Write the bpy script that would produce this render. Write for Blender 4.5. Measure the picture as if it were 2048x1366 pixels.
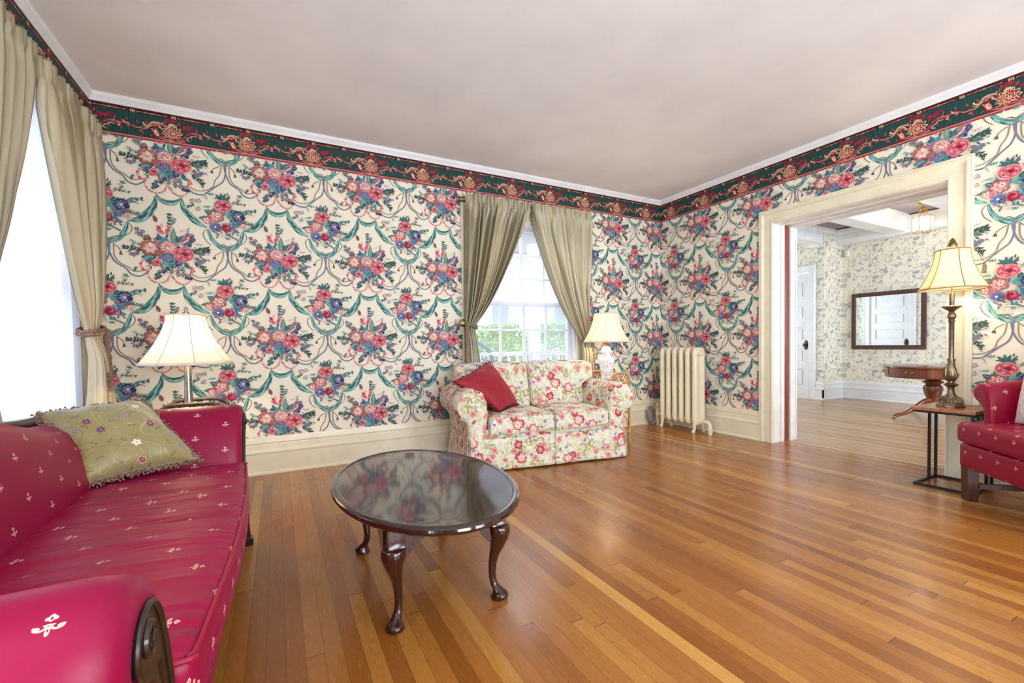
import bpy, bmesh, math, random
from mathutils import Vector, Matrix, noise
PI=math.pi
sc=bpy.context.scene
for o in list(bpy.data.objects): bpy.data.objects.remove(o)
COL=sc.collection
# ------------------------------------------------------------------ camera, world, lights, exposure
cam=bpy.data.objects.new('camera',bpy.data.cameras.new('camera')); COL.objects.link(cam)
_y,_p,_r=0.48933,-0.025327,-0.014389
_f=Vector((math.sin(_y)*math.cos(_p),math.cos(_y)*math.cos(_p),math.sin(_p)))
_rt=Vector((math.cos(_y),-math.sin(_y),0)); _up=_rt.cross(_f)
_r2=math.cos(_r)*_rt+math.sin(_r)*_up; _u2=-math.sin(_r)*_rt+math.cos(_r)*_up
cam.matrix_world=Matrix(((_r2.x,_u2.x,-_f.x,0),(_r2.y,_u2.y,-_f.y,0),(_r2.z,_u2.z,-_f.z,1.02),(0,0,0,1)))
cam.data.sensor_width=36; cam.data.lens=36*880.705/2048
cam.data.shift_y=(710.32-683)/2048; cam.data.clip_start=0.05
sc.camera=cam
sc.view_settings.view_transform='Standard'; sc.view_settings.look='None'
sc.view_settings.exposure=0.14; sc.view_settings.gamma=1; sc.view_settings.use_curve_mapping=False

W=bpy.data.worlds.new('world'); sc.world=W; W.use_nodes=True
_bg=W.node_tree.nodes['Background']; _bg.inputs[0].default_value=(0.80,0.90,1.0,1); _bg.inputs[1].default_value=2.5

def area(name,loc,rot,sx,sy,power,color=(1,1,1)):
    l=bpy.data.lights.new(name,'AREA'); l.shape='RECTANGLE'; l.size=sx; l.size_y=sy; l.energy=power; l.color=color
    o=bpy.data.objects.new(name,l); COL.objects.link(o); o.location=loc; o.rotation_euler=rot; return o
def point(name,loc,power,color,r=0.03):
    l=bpy.data.lights.new(name,'POINT'); l.energy=power; l.color=color; l.shadow_soft_size=r
    o=bpy.data.objects.new(name,l); COL.objects.link(o); o.location=loc; return o
DAY=(0.80,0.91,1.0)
area('daylight_side_window',(-1.75,3.0,1.45),(0,-PI/2,0),2.2,1.7,13,DAY)
area('daylight_side_window_near',(-1.75,0.15,1.45),(0,-PI/2-.25,0),2.0,1.6,100,DAY)
area('daylight_garden_window',(2.38,5.1,3.1),(-0.85,0,0),1.4,1.2,60,DAY)
area('daylight_front_windows',(1.8,-2.5,1.3),(PI/2+.38,0,0),3.6,2.0,330,(0.84,0.93,1.0))
area('added_hall_fill',(6.7,-1.0,1.7),(PI/2,0,0),2.6,1.6,190,DAY)  # added lamp brightening the hall from out of view
area('added_hall_far_fill',(6.4,6.7,1.5),(-PI/2,0,0),2.4,1.7,90,DAY)  # second added hall lamp, unseen beyond the far end

# ------------------------------------------------------------------ helpers
def lin(c):
    return tuple((x/255/12.92 if x/255<=0.04045 else ((x/255+0.055)/1.055)**2.4) for x in c)
def lin4(c): return lin(c)+(1,)
class NT:
    """small node-graph writer"""
    def __init__(s,name):
        s.m=bpy.data.materials.new(name); s.m.use_nodes=True; s.t=s.m.node_tree; s.t.nodes.clear()
        s.out=s.t.nodes.new('ShaderNodeOutputMaterial')
    def n(s,ty,**kw):
        nd=s.t.nodes.new(ty)
        for k,v in kw.items(): setattr(nd,k,v)
        return nd
    def put(s,sock,v):
        if v is None: return
        if isinstance(v,bpy.types.NodeSocket): s.t.links.new(v,sock)
        else: sock.default_value=v
    def math(s,op,a,b=None,c=None,clamp=False):
        nd=s.n('ShaderNodeMath',operation=op,use_clamp=clamp)
        for i,v in enumerate((a,b,c)): s.put(nd.inputs[i],v)
        return nd.outputs[0]
    def vmath(s,op,a,b=None,out=0):
        nd=s.n('ShaderNodeVectorMath',operation=op)
        s.put(nd.inputs[0],a); s.put(nd.inputs[1],b); return nd.outputs[out]
    def sep(s,v):
        nd=s.n('ShaderNodeSeparateXYZ'); s.put(nd.inputs[0],v); return nd.outputs
    def comb(s,x,y,z=0.0):
        nd=s.n('ShaderNodeCombineXYZ'); s.put(nd.inputs[0],x); s.put(nd.inputs[1],y); s.put(nd.inputs[2],z); return nd.outputs[0]
    def noise(s,v,scale,detail=3,rough=0.5,dist=0.0,out='Fac'):
        nd=s.n('ShaderNodeTexNoise'); s.put(nd.inputs['Vector'],v); s.put(nd.inputs['Scale'],scale); nd.inputs['Detail'].default_value=detail
        nd.inputs['Roughness'].default_value=rough; nd.inputs['Distortion'].default_value=dist; return nd.outputs[out]
    def white(s,v,out='Value'):
        nd=s.n('ShaderNodeTexWhiteNoise',noise_dimensions='3D'); s.put(nd.inputs['Vector'],v); return nd.outputs[out]
    def vor(s,v,scale,dim='2D',rnd=1.0,feature='F1'):
        nd=s.n('ShaderNodeTexVoronoi',voronoi_dimensions=dim,feature=feature); s.put(nd.inputs['Vector'],v); s.put(nd.inputs['Scale'],scale)
        nd.inputs['Randomness'].default_value=rnd; return nd.outputs
    def ramp(s,f,stops,interp='LINEAR'):
        nd=s.n('ShaderNodeValToRGB'); nd.color_ramp.interpolation=interp; e=nd.color_ramp.elements
        while len(e)<len(stops): e.new(0.5)
        for i,(p,c) in enumerate(stops): e[i].position=p; e[i].color=lin4(c)
        s.put(nd.inputs[0],f); return nd.outputs[0]
    def mix(s,f,a,b,mode='MIX'):
        nd=s.n('ShaderNodeMix',data_type='RGBA',blend_type=mode)
        s.put(nd.inputs[0],f); s.put(nd.inputs[6],a); s.put(nd.inputs[7],b); return nd.outputs[2]
    def step(s,x,edge,soft):   # 1 where x<edge
        nd=s.n('ShaderNodeMapRange',interpolation_type='SMOOTHSTEP'); s.put(nd.inputs[0],x)
        nd.inputs[1].default_value=edge-soft; nd.inputs[2].default_value=edge+soft; nd.inputs[3].default_value=1; nd.inputs[4].default_value=0
        return nd.outputs[0]
    def coord(s,o='Object'): return s.n('ShaderNodeTexCoord').outputs[o]
    def bump(s,h,strength=0.3,dist=0.01):
        nd=s.n('ShaderNodeBump'); s.put(nd.inputs['Height'],h); nd.inputs['Strength'].default_value=strength; nd.inputs['Distance'].default_value=dist; return nd.outputs[0]
    def bsdf(s,color,rough=0.5,**kw):
        nd=s.n('ShaderNodeBsdfPrincipled'); s.put(nd.inputs['Base Color'],color); s.put(nd.inputs['Roughness'],rough)
        for k,v in kw.items(): s.put(nd.inputs[k.replace('_',' ')],v)
        s.t.links.new(nd.outputs[0],s.out.inputs[0]); return nd
MATS={}
def simple(name,c,rough=0.5,noise_amt=0.06,scale=30,**kw):
    if name in MATS: return MATS[name]
    g=NT(name); n=g.noise(g.coord(),scale,3)
    dk=tuple(x*(1-noise_amt*2) for x in c); lt=tuple(min(255,x*(1+noise_amt)) for x in c)
    col=g.ramp(n,[(0.25,dk),(0.75,lt)]); g.bsdf(col,rough,**kw); MATS[name]=g.m; return g.m

class G:
    """mesh gatherer: verts, faces, optional per-corner uv and per-face colour"""
    def __init__(s): s.v=[];s.f=[];s.uv=[];s.c=[]
    def add(s,vs,fs,uvs=None,col=None,M=None):
        b=len(s.v)
        for p in vs:
            p=Vector(p); s.v.append(M@p if M else p)
        for i,f in enumerate(fs):
            s.f.append([b+k for k in f]); s.uv.append(uvs[i] if uvs else None); s.c.append(col)
        return s
    def box(s,x0,x1,y0,y1,z0,z1,M=None,col=None):
        v=[(x,y,z) for x in(x0,x1) for y in(y0,y1) for z in(z0,z1)]
        return s.add(v,[(0,1,3,2),(4,6,7,5),(0,4,5,1),(2,3,7,6),(0,2,6,4),(1,5,7,3)],None,col,M)
    def grid(s,P,nu,nv,cu=False,cv=False,uvf=None,M=None,flip=False):
        """P(i,j) -> point, uvf(i,j)->uv"""
        vs=[P(i,j) for i in range(nu) for j in range(nv)]
        fs=[];us=[]
        for i in range(nu if cu else nu-1):
            for j in range(nv if cv else nv-1):
                a,b2=(i,j),((i+1),j); c,d=((i+1),(j+1)),(i,(j+1))
                q=[a,b2,c,d]
                if flip: q=q[::-1]
                fs.append([(k%nu)*nv+(l%nv) for k,l in q]); 
                if uvf: us.append([uvf(k,l) for k,l in q])
        return s.add(vs,fs,us if uvf else None,None,M)
    def lathe(s,prof,n=32,c=(0,0,0),M=None,sq=None,ph=0.0,capb=True,capt=True):
        """prof [(r,z)]; sq: superellipse exponent / flat sided count"""
        def rad(a):
            if not sq: return 1.0
            k=2*PI/sq; d=((a+ph)%k)-k/2; return math.cos(k/2)/math.cos(d)
        m=len(prof); L=[0]
        for i in range(1,m): L.append(L[-1]+math.hypot(prof[i][0]-prof[i-1][0],prof[i][1]-prof[i-1][1]))
        rm=max(p[0] for p in prof)
        def P(i,j):
            a=2*PI*i/n; r=prof[j][0]*rad(a); return (c[0]+r*math.cos(a),c[1]+r*math.sin(a),c[2]+prof[j][1])
        s.grid(P,n,m,cu=True,uvf=lambda i,j:(2*PI*rm*i/n,L[j]),M=M)
        b=len(s.v)-n*m
        if capb and prof[0][0]>1e-5: s.f.append([b+i*m for i in range(n)][::-1]); s.uv.append(None); s.c.append(None)
        if capt and prof[-1][0]>1e-5: s.f.append([b+i*m+m-1 for i in range(n)]); s.uv.append(None); s.c.append(None)
        return s
    def loft(s,rings,caps=True,closed=False,M=None,uv=True):
        m=len(rings);n=len(rings[0])
        R=[[Vector(p) for p in r] for r in rings]
        Lu=[0]
        for i in range(1,m+1): Lu.append(Lu[-1]+(R[i%m][0]-R[i-1][0]).length)
        Lv=[0]
        for j in range(1,n+1): Lv.append(Lv[-1]+(R[m//2][j%n]-R[m//2][j-1]).length)
        s.grid(lambda i,j:R[i][j],m,n,cu=closed,cv=True,uvf=(lambda i,j:(Lv[j],Lu[i])) if uv else None,M=M)
        b=len(s.v)-n*m
        if caps and not closed:
            s.f.append([b+j for j in range(n)]); s.uv.append(None); s.c.append(None)
            s.f.append([b+(m-1)*n+j for j in range(n)][::-1]); s.uv.append(None); s.c.append(None)
        return s
    def tube(s,pts,r,n=8,closed=False,M=None,flat=None,caps=True):
        pts=[Vector(p) for p in pts]; m=len(pts); rr=r if isinstance(r,(list,tuple)) else [r]*m
        tang=[]
        for i in range(m):
            a=pts[(i-1)%m] if (closed or i>0) else pts[i]; b=pts[(i+1)%m] if (closed or i<m-1) else pts[i]
            t=(b-a); tang.append(t.normalized() if t.length>1e-9 else Vector((0,0,1)))
        ref=Vector((0,0,1)) if abs(tang[0].z)<0.9 else Vector((1,0,0))
        N=(ref-tang[0]*ref.dot(tang[0])).normalized(); rings=[]
        for i in range(m):
            t=tang[i]; N=(N-t*N.dot(t)); N=N.normalized() if N.length>1e-6 else Vector((1,0,0)); Bn=t.cross(N)
            fx,fy=(flat if flat else (1,1))
            rings.append([pts[i]+N*(rr[i]*fx*math.cos(2*PI*k/n))+Bn*(rr[i]*fy*math.sin(2*PI*k/n)) for k in range(n)])
        return s.loft(rings,caps=caps,closed=closed,M=M)
    def prism(s,poly,d0,d1,fr):
        """poly 2D, fr(a,b,d)->3D, extruded d0..d1"""
        n=len(poly)
        vs=[fr(a,b,d0) for a,b in poly]+[fr(a,b,d1) for a,b in poly]
        fs=[list(range(n))[::-1],list(range(n,2*n))]+[[i,(i+1)%n,(i+1)%n+n,i+n] for i in range(n)]
        return s.add(vs,fs)
    def ball(s,c,r,n=12,M=None,sc=(1,1,1)):
        m=max(6,n//2+1)
        return s.grid(lambda i,j:(c[0]+sc[0]*r*math.sin(PI*j/(m-1))*math.cos(2*PI*i/n),c[1]+sc[1]*r*math.sin(PI*j/(m-1))*math.sin(2*PI*i/n),c[2]-sc[2]*r*math.cos(PI*j/(m-1))),n,m,cu=True,M=M)
    def rbox(s,c,size,r=0.03,seg=8,M=None,fn=None,crease=None):
        """rounded box with per-face metric uv; fn(p, unit)->p displaces"""
        hx,hy,hz=[q/2 for q in size]; r=min(r,hx,hy,hz)
        def cut(h):
            k=max(2,min(40,int(2*h/0.03))); a=[-h+r*(1-math.cos(PI/2*t/4)) for t in range(4)]
            mid=[-h+r+(2*h-2*r)*t/k for t in range(k+1)]; return a+mid+[-x for x in a[::-1]]
        X,Y,Z=cut(hx),cut(hy),cut(hz)
        H=(hx,hy,hz); axes=[(0,1,2),(1,2,0),(2,0,1)]; cuts=(X,Y,Z)
        for (a,b,w) in axes:
            for sg in(-1,1):
                A,B=cuts[a],cuts[b]
                def P(i,j):
                    q=[0,0,0]; q[a]=A[i]; q[b]=B[j]; q[w]=sg*H[w]
                    inner=[max(-(H[k]-r),min(H[k]-r,q[k])) for k in range(3)]
                    d=Vector([q[k]-inner[k] for k in range(3)]); 
                    p=Vector(inner)+(d.normalized()*r if d.length>1e-9 else d)
                    if fn: p=fn(p,H)
                    return p+Vector(c)
                s.grid(P,len(A),len(B),uvf=lambda i,j:(A[i]+w*0.37+sg*.11,B[j]+w*0.21),M=M,flip=(sg<0))
        return s
    def build(s,name,mat,parent=None,smooth=True,world=False,merge=True,ang=40):
        me=bpy.data.meshes.new(name)
        off=Vector((0,0,0))
        if parent is not None and world:
            q=parent
            while q is not None: off+=q.location; q=q.parent
        me.from_pydata([tuple(p-off) for p in s.v],[],s.f); 
        ul=me.uv_layers.new(name='UVMap').data
        for pi,pl in enumerate(me.polygons):
            u=s.uv[pi]
            if u:
                for k,li in enumerate(pl.loop_indices): ul[li].uv=u[k]
            else:
                nr=pl.normal; ax=max(range(3),key=lambda k:abs(nr[k])); a,b=[(1,2),(0,2),(0,1)][ax]
                for li in pl.loop_indices:
                    co=me.vertices[me.loops[li].vertex_index].co; ul[li].uv=(co[a],co[b])
        if any(c is not None for c in s.c):
            at=me.color_attributes.new(name='Col',type='FLOAT_COLOR',domain='CORNER')
            for pi,pl in enumerate(me.polygons):
                c=s.c[pi] or (1,1,1)
                for li in pl.loop_indices: at.data[li].color=(c[0],c[1],c[2],1)
        me.materials.append(mat)
        if merge:
            bm=bmesh.new(); bm.from_mesh(me); bmesh.ops.remove_doubles(bm,verts=bm.verts,dist=1e-5)
            bmesh.ops.recalc_face_normals(bm,faces=bm.faces)
            if smooth:
                for e in bm.edges: e.smooth=not(len(e.link_faces)==2 and e.calc_face_angle(0)>math.radians(ang))
                for f in bm.faces: f.smooth=True
            bm.to_mesh(me); bm.free()
        o=bpy.data.objects.new(name,me); COL.objects.link(o)
        if parent is not None: o.parent=parent
        return o
def tag(o,label,cat,group=None):
    o['label']=label; o['category']=cat
    if group: o['group']=group
    return o
def thing(name,label,cat,loc=(0,0,0),rz=0,group=None):
    o=bpy.data.objects.new(name,None); COL.objects.link(o); o.location=loc; o.rotation_euler=(0,0,rz); o.empty_display_size=0.1
    return tag(o,label,cat,group)
def struct(o): o['kind']='structure'; return o
def frame(o,u,v):   # 3x3->4x4 matrix from origin and two axes
    u=Vector(u).normalized(); w=u.cross(Vector(v)).normalized(); v=w.cross(u)
    return Matrix(((u.x,v.x,w.x,o[0]),(u.y,v.y,w.y,o[1]),(u.z,v.z,w.z,o[2]),(0,0,0,1)))
def spline(pts,n=8,closed=False):
    pts=[Vector(p) for p in pts]; out=[]; m=len(pts)
    for i in range(m if closed else m-1):
        p0=pts[(i-1)%m] if (closed or i>0) else pts[0]; p1=pts[i]; p2=pts[(i+1)%m]
        p3=pts[(i+2)%m] if (closed or i+2<m) else pts[-1]
        for k in range(n):
            t=k/n; out.append(0.5*((2*p1)+(p2-p0)*t+(2*p0-5*p1+4*p2-p3)*t*t+(3*p1-p0-3*p2+p3)*t**3))
    if not closed: out.append(pts[-1])
    return out
def lerp(a,b,t): return a+(b-a)*t
def sm(t): t=max(0,min(1,t)); return t*t*(3-2*t)
# ------------------------------------------------------------------ wallpaper artwork: flat coloured shapes printed on the wall
C=dict(teal=(92,158,152),teald=(46,96,100),teall=(146,194,184),pink=(212,114,126),pinkl=(236,186,180),deep=(164,36,68),crim=(128,22,52),
 terra=(164,102,98),terral=(216,166,150),cream=(246,226,206),blue=(88,108,148),navy=(50,60,96),peri=(124,128,170),mauve=(138,112,142),
 brown=(156,134,114),brownd=(112,88,82),grey=(122,128,148),sage=(108,136,124),saged=(62,90,86),rosed=(184,64,90),salmon=(220,142,132),
 green=(18,54,52),greenl=(40,100,92),maroon=(104,24,42),red=(158,32,54),gold=(220,192,150),goldd=(176,128,100),choc=(60,26,24),bpink=(204,132,120))
class Art:
    def __init__(s,seed=1): s.p=[]; s.r=random.Random(seed)
    def poly(s,pts,c,j=0.0):
        c=C[c] if isinstance(c,str) else c
        if j: k=1+s.r.uniform(-j,j); c=tuple(min(255,x*k) for x in c)
        s.p.append(([(float(x),float(y)) for x,y in pts],lin(c)))
    def ell(s,x,y,a,b,rot,c,n=10,j=0.06):
        cr,sr=math.cos(rot),math.sin(rot)
        s.poly([(x+a*math.cos(t)*cr-b*math.sin(t)*sr,y+a*math.cos(t)*sr+b*math.sin(t)*cr) for t in [2*PI*k/n for k in range(n)]],c,j)
    def leaf(s,x,y,ang,L,w,c,vein=None):
        ca,sa=math.cos(ang),math.sin(ang); P=lambda t,o:(x+t*L*ca-o*w*sa,y+t*L*sa+o*w*ca)
        s.poly([P(0,0),P(.2,.35),P(.45,.5),P(.75,.3),P(1,0),P(.75,-.3),P(.45,-.5),P(.2,-.35)],c,0.12)
        if vein: s.poly([P(.05,0),P(.5,.08),P(.95,0),P(.5,-.08)],vein)
    def flower(s,x,y,r,n,c1,c2,cc,rot=0,sq=1.0,w=.42):
        for k in range(n):
            a=rot+2*PI*k/n+s.r.uniform(-.12,.12); L=r*s.r.uniform(.9,1.08)
            s.ell(x+math.cos(a)*L*.6,y+math.sin(a)*L*.6*sq,L*.45,L*w,a,c1,9,.14)
        for k in range(n):
            a=rot+2*PI*k/n; s.ell(x+math.cos(a)*r*.48,y+math.sin(a)*r*.48*sq,r*.3,r*w*.5,a,c2,7,.1)
        if cc:
            s.ell(x,y,r*.22,r*.2,0,cc,8); s.ell(x,y,r*.09,r*.08,0,'cream',6)
    def rose(s,x,y,rx,ry,face=0.0):
        R=s.r
        for k in range(7):
            a=2*PI*k/7+face; s.ell(x+math.cos(a)*rx*.55,y+math.sin(a)*ry*.55,rx*.5,ry*.45,a+PI/2,R.choice(['pink','salmon','pink','pinkl']),10,.06)
        s.ell(x,y,rx*.8,ry*.78,0,'pink',14)
        for ring,(q,col) in enumerate([(.78,'rosed'),(.6,'pinkl'),(.55,'deep'),(.4,'pink')]):
            for k in range(5):
                a=2*PI*k/5+ring*.6+face; d=.32; pts=[]
                for t in range(7): b=a-d*1.6+d*3.2*t/6; pts.append((x+math.cos(b)*rx*q,y+math.sin(b)*ry*q))
                for t in range(6,-1,-1): b=a-d*1.6+d*3.2*t/6; w=q-.13*math.sin(PI*t/6); pts.append((x+math.cos(b)*rx*w,y+math.sin(b)*ry*w))
                s.poly(pts,col,.08)
        s.ell(x+rx*.05,y-ry*.05,rx*.34,ry*.32,0,'deep',10); s.ell(x+rx*.07,y-ry*.06,rx*.2,ry*.2,0,'crim',9)
        s.ell(x-rx*.1,y+ry*.1,rx*.16,ry*.07,.5,'salmon',8)
    def sprig(s,x,y,ang,L,n,c,lw=16,stem='saged',berry=None):
        lw*=1.2
        pts=[(x,y)];a=ang
        for k in range(n): a+=s.r.uniform(-.2,.2); pts.append((pts[-1][0]+math.cos(a)*L/n,pts[-1][1]+math.sin(a)*L/n))
        s.rib(pts,[4]*len(pts),[stem])
        for k,(px,py) in enumerate(pts[1:]):
            for sg in(-1,1):
                if berry and s.r.random()<.5: s.ell(px+sg*math.sin(a)*lw,py-sg*math.cos(a)*lw,lw*.4,lw*.4,0,berry,7)
                else: s.leaf(px,py,a+sg*s.r.uniform(.5,1.1),lw*1.9,lw*.95,c)
        s.leaf(pts[-1][0],pts[-1][1],a,lw*1.8,lw*.9,c)
    def rib(s,pts,ws,cols,n=5):
        if cols[0]=='teal': ws=[w*1.22 for w in ws]
        elif len(set(ws))==1 and ws[0]>5: ws=[w*1.15 for w in ws]
        q=[(p.x,p.y) for p in spline([(a,b,0) for a,b in pts],n)]; m=len(q)
        w=[p.x for p in spline([(a,0,0) for a in ws],n)]
        def off(i,o):
            a=q[max(0,i-1)];b=q[min(m-1,i+1)];dx,dy=b[0]-a[0],b[1]-a[1];l=math.hypot(dx,dy) or 1
            return (q[i][0]-dy/l*o,q[i][1]+dx/l*o)
        for i in range(m-1):
            s.poly([off(i,-w[i]/2),off(i+1,-w[i+1]/2),off(i+1,w[i+1]/2),off(i,w[i]/2)],cols[0],.03)
        for ci,c in enumerate(cols[1:]):
            k=0
            while k<m-3:
                L=s.r.randint(3,7); e=min(m-1,k+L); o0=s.r.uniform(-.4,.4); o1=o0+s.r.uniform(-.15,.15); mid=(k+e)//2
                t=.09+.05*s.r.random()
                s.poly([off(k,w[k]*o0),off(mid,w[mid]*((o0+o1)/2-t)),off(e,w[e]*o1),off(mid,w[mid]*((o0+o1)/2+t))],c,.08)
                k+=s.r.randint(1,3)
    def cord(s,pts,w,c1,c2):
        q=[(p.x,p.y) for p in spline([(a,b,0) for a,b in pts],6)]; s.rib(pts,[w]*len(pts),[c1],6)
        for i in range(0,len(q)-1,2):
            a,b=q[i],q[i+1]; s.poly([(a[0],a[1]-w*.25),(b[0],b[1]-w*.1),(b[0],b[1]+w*.3),(a[0],a[1]+w*.1)],c2)
    def garland(s,pts,sz,cols,n=6):
        q=[(p.x,p.y) for p in spline([(a,b,0) for a,b in pts],n)]
        for i,(x,y) in enumerate(q):
            for sg in(-1,1):
                a=s.r.uniform(0,2*PI); s.ell(x+sg*sz*.3*math.cos(i),y+sg*sz*.3*math.sin(i),sz*.55,sz*.3,a,s.r.choice(cols),7,.1)
    def spray(s,x,y,rx,ry,n,cols,L,w,inner=0.0):
        for k in range(n):
            a=s.r.uniform(0,2*PI); q=math.sqrt(s.r.uniform(inner,1)); px,py=x+rx*q*math.cos(a),y+ry*q*math.sin(a)
            s.leaf(px,py,a+s.r.uniform(-.8,.8),L*s.r.uniform(.6,1.2),w*s.r.uniform(.6,1.2),s.r.choice(cols))
    def dots(s,x,y,rx,ry,n,r,cols):
        for k in range(n):
            a=k*2.4; q=math.sqrt((k+.5)/n); s.ell(x+rx*q*math.cos(a),y+ry*q*math.sin(a),r,r*.9,0,cols[k%len(cols)],7,.1)

def floral_tile():
    A=Art(5); T=['teal','teall','teald','teall','saged']
    # teal drapery, medallion, cords
    A.rib([(545,160),(580,215),(645,248),(715,235),(765,180)],[8,34,48,42,10],T)
    A.rib([(768,172),(788,280),(850,370),(920,440),(1005,484)],[12,44,56,46,12],T+['teall'])
    A.rib([(1580,188),(1572,290),(1515,390),(1450,462),(1350,490)],[12,48,66,54,14],T+['teall'])
    A.rib([(998,505),(968,555),(990,625),(1045,685)],[8,9,9,7],['brown','brownd'])
    A.rib([(1362,508),(1388,560),(1365,625),(1300,675)],[8,9,9,7],['brown','brownd'])
    A.rib([(1012,500),(1050,610),(1130,695),(1200,718),(1280,685),(1330,600),(1350,500)],[16,34,42,44,42,36,22],T+['teall'])
    A.rib([(1120,690),(1160,665),(1200,690),(1240,670),(1290,655)],[8,12,12,12,6],['brown','teald'])
    A.rib([(1175,700),(1215,740),(1210,700)],[14,14,10],['grey','brown'])
    for pts,w,a,b in [([(1205,740),(1205,840),(1180,930),(1120,990),(1060,1050),(990,1108),(905,1098),(850,1050)],13,'grey','mauve'),
                      ([(1165,740),(1150,850),(1108,925),(1085,1005),(1010,1058),(930,1066),(868,1030)],10,'brown','terral'),
                      ([(1190,740),(1212,850),(1258,942),(1340,1000),(1382,1060),(1460,1080),(1535,1020)],13,'grey','sage'),
                      ([(1240,740),(1248,870),(1290,942),(1355,985),(1420,1032),(1515,1004)],10,'brown','terral'),
                      ([(1150,752),(1095,790),(1078,820)],8,'brown','brownd'),([(1240,745),(1285,790),(1298,830)],8,'brown','brownd')]:
        A.cord(pts,w,a,b)
    A.poly([(1070,815),(1088,822),(1092,850),(1058,842)],'brownd'); A.poly([(1290,825),(1306,822),(1314,862),(1286,860)],'brownd')
    A.sprig(1000,1040,-1.9,60,3,'teald',9); A.sprig(1400,1040,-1.2,50,3,'saged',9); A.sprig(1030,1090,.3,50,3,'teal',9)
    # pink garlands
    P=['pink','rosed','pinkl','salmon']
    A.garland([(500,920),(440,910),(425,970),(460,1015),(510,990)],20,P)
    A.garland([(760,960),(750,1020),(800,1055),(860,1025),(865,960),(890,1000)],20,P)
    A.garland([(480,1045),(515,1120),(590,1148),(645,1120),(668,1070)],16,P); A.garland([(700,1072),(735,1130),(800,1155),(845,1120),(855,1070)],16,P)
    A.garland([(600,950),(610,1010),(660,1030),(690,1060)],12,['pinkl','salmon']); A.rib([(660,1030),(680,1060),(700,1100)],[8,14,6],['pinkl','salmon'])
    for x,y,a in [(600,1000,2.3),(690,950,1.5),(650,960,1.9),(780,1000,.9),(730,980,1.2),(620,1060,2.6),(790,1070,.4)]: A.sprig(x,y,a,70,4,A.r.choice(['teald','teal','navy','sage']),12)
    # bouquet A
    LC=['teal','teald','saged','sage','teald','mauve','grey']
    A.spray(665,800,215,165,95,LC,62,28,.1); A.spray(665,800,190,140,40,['terra','pink','rosed','pinkl','blue','navy'],40,26)
    A.spray(420,790,110,70,18,['saged','sage','teald','mauve'],34,14); A.spray(900,820,120,90,26,['saged','sage','teald','grey'],36,16); A.spray(650,930,170,80,30,['teald','navy','teal','blue'],34,16)
    A.sprig(660,560,-1.6,170,5,'teald',15); A.sprig(690,500,-1.2,70,3,'grey',12); A.sprig(830,600,-1.5,80,4,'teall',9)
    for x,y in [(392,568),(440,592),(482,640),(420,615)]: A.ell(x,y,22,18,.5,'mauve'); A.ell(x,y,11,9,.5,'brownd'); A.ell(x,y,5,4,0,'cream')
    A.sprig(500,680,-2.5,120,5,'sage',13); A.sprig(470,800,3.2,170,6,'saged',17); A.sprig(430,740,-2.7,90,4,'teall',10); A.sprig(430,840,2.9,80,4,'mauve',12)
    A.leaf(700,700,-1.55,180,58,'sage','teall'); A.leaf(720,690,-.9,120,40,'teald','teal'); A.leaf(640,690,-2.4,110,44,'teal','teald'); A.leaf(600,680,-2.0,90,36,'blue')
    A.leaf(560,480,-1.95,90,40,'brownd','deep'); 
    for a,L,c in [(-2.3,120,'rosed'),(-1.9,130,'pinkl'),(-1.4,120,'salmon'),(-2.6,100,'pink'),(-1.65,110,'cream'),(-1.15,95,'pink')]: A.leaf(635,600,a,L,46,c,'deep' if c!='cream' else 'pinkl')
    A.leaf(750,560,-.3,70,18,'terral')
    A.flower(838,630,62,6,'mauve','terra','cream',.3); A.flower(870,640,34,4,'navy','blue',None); A.ell(840,700,34,24,.8,'blue'); A.ell(848,706,20,12,.8,'navy')
    for k in range(3): A.leaf(770+k*14,700-k*12,-.6,60,16,'cream','teald')
    A.dots(935,690,45,12,8,5,['terra','sage'])
    A.sprig(850,790,-.25,150,4,'saged',26); A.leaf(900,780,.3,100,48,'sage','saged'); A.sprig(880,880,.5,140,5,'saged',18)
    for x,y in [(915,858),(960,885),(935,905),(985,870)]: A.ell(x,y,22,20,.5,'grey'); A.ell(x,y,11,10,0,'mauve'); A.ell(x,y,5,5,0,'brownd')
    A.leaf(560,840,2.5,110,52,'teald','teal'); A.leaf(540,860,2.9,110,48,'teal','teall'); A.leaf(520,870,2.2,80,44,'blue','teald')
    A.flower(480,690,44,4,'terra','brownd',None,.6); A.flower(505,765,84,7,'terra','terral','cream',.2); A.flower(505,765,44,7,'cream','pinkl','blue',.5)
    A.ell(610,720,50,36,.3,'mauve'); A.ell(600,820,60,36,.3,'terra'); A.ell(690,800,70,60,0,'salmon')
    A.dots(662,742,64,60,60,9,['pinkl','cream','pink','salmon','pinkl'])
    A.dots(600,850,60,36,14,9,['rosed','terra','pink'])
    for a in (2.4,1.9,1.4,.9,.4,2.9): A.leaf(660,890,a,95,40,A.r.choice(['teal','teald','teall']),'teald')
    A.flower(655,865,60,8,'blue','peri','deep',.1); A.flower(690,905,32,6,'teal','teald',None); A.flower(755,918,36,6,'navy','blue','peri'); A.flower(715,960,22,5,'mauve','peri','navy')
    A.rose(560,925,48,42,.4); A.rose(800,822,98,92,1.0)
    A.leaf(800,930,.6,80,36,'teald','teal'); A.leaf(780,950,1.2,70,30,'teal')
    # bouquet B
    A.spray(1190,380,165,125,80,LC,56,26,.1); A.spray(1170,390,140,110,34,['terra','pink','rosed','pinkl','peri','navy'],38,24)
    A.spray(1190,510,120,50,20,['teald','sage','navy','mauve'],30,14); A.spray(1150,120,60,40,8,['teald','teal'],44,18)
    for a in(-1.2,-1.7,-2.3,-.5): A.leaf(1145,160,a,95,32,'teald','teal')
    A.leaf(1185,140,-.9,60,26,'brownd','mauve')
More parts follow.
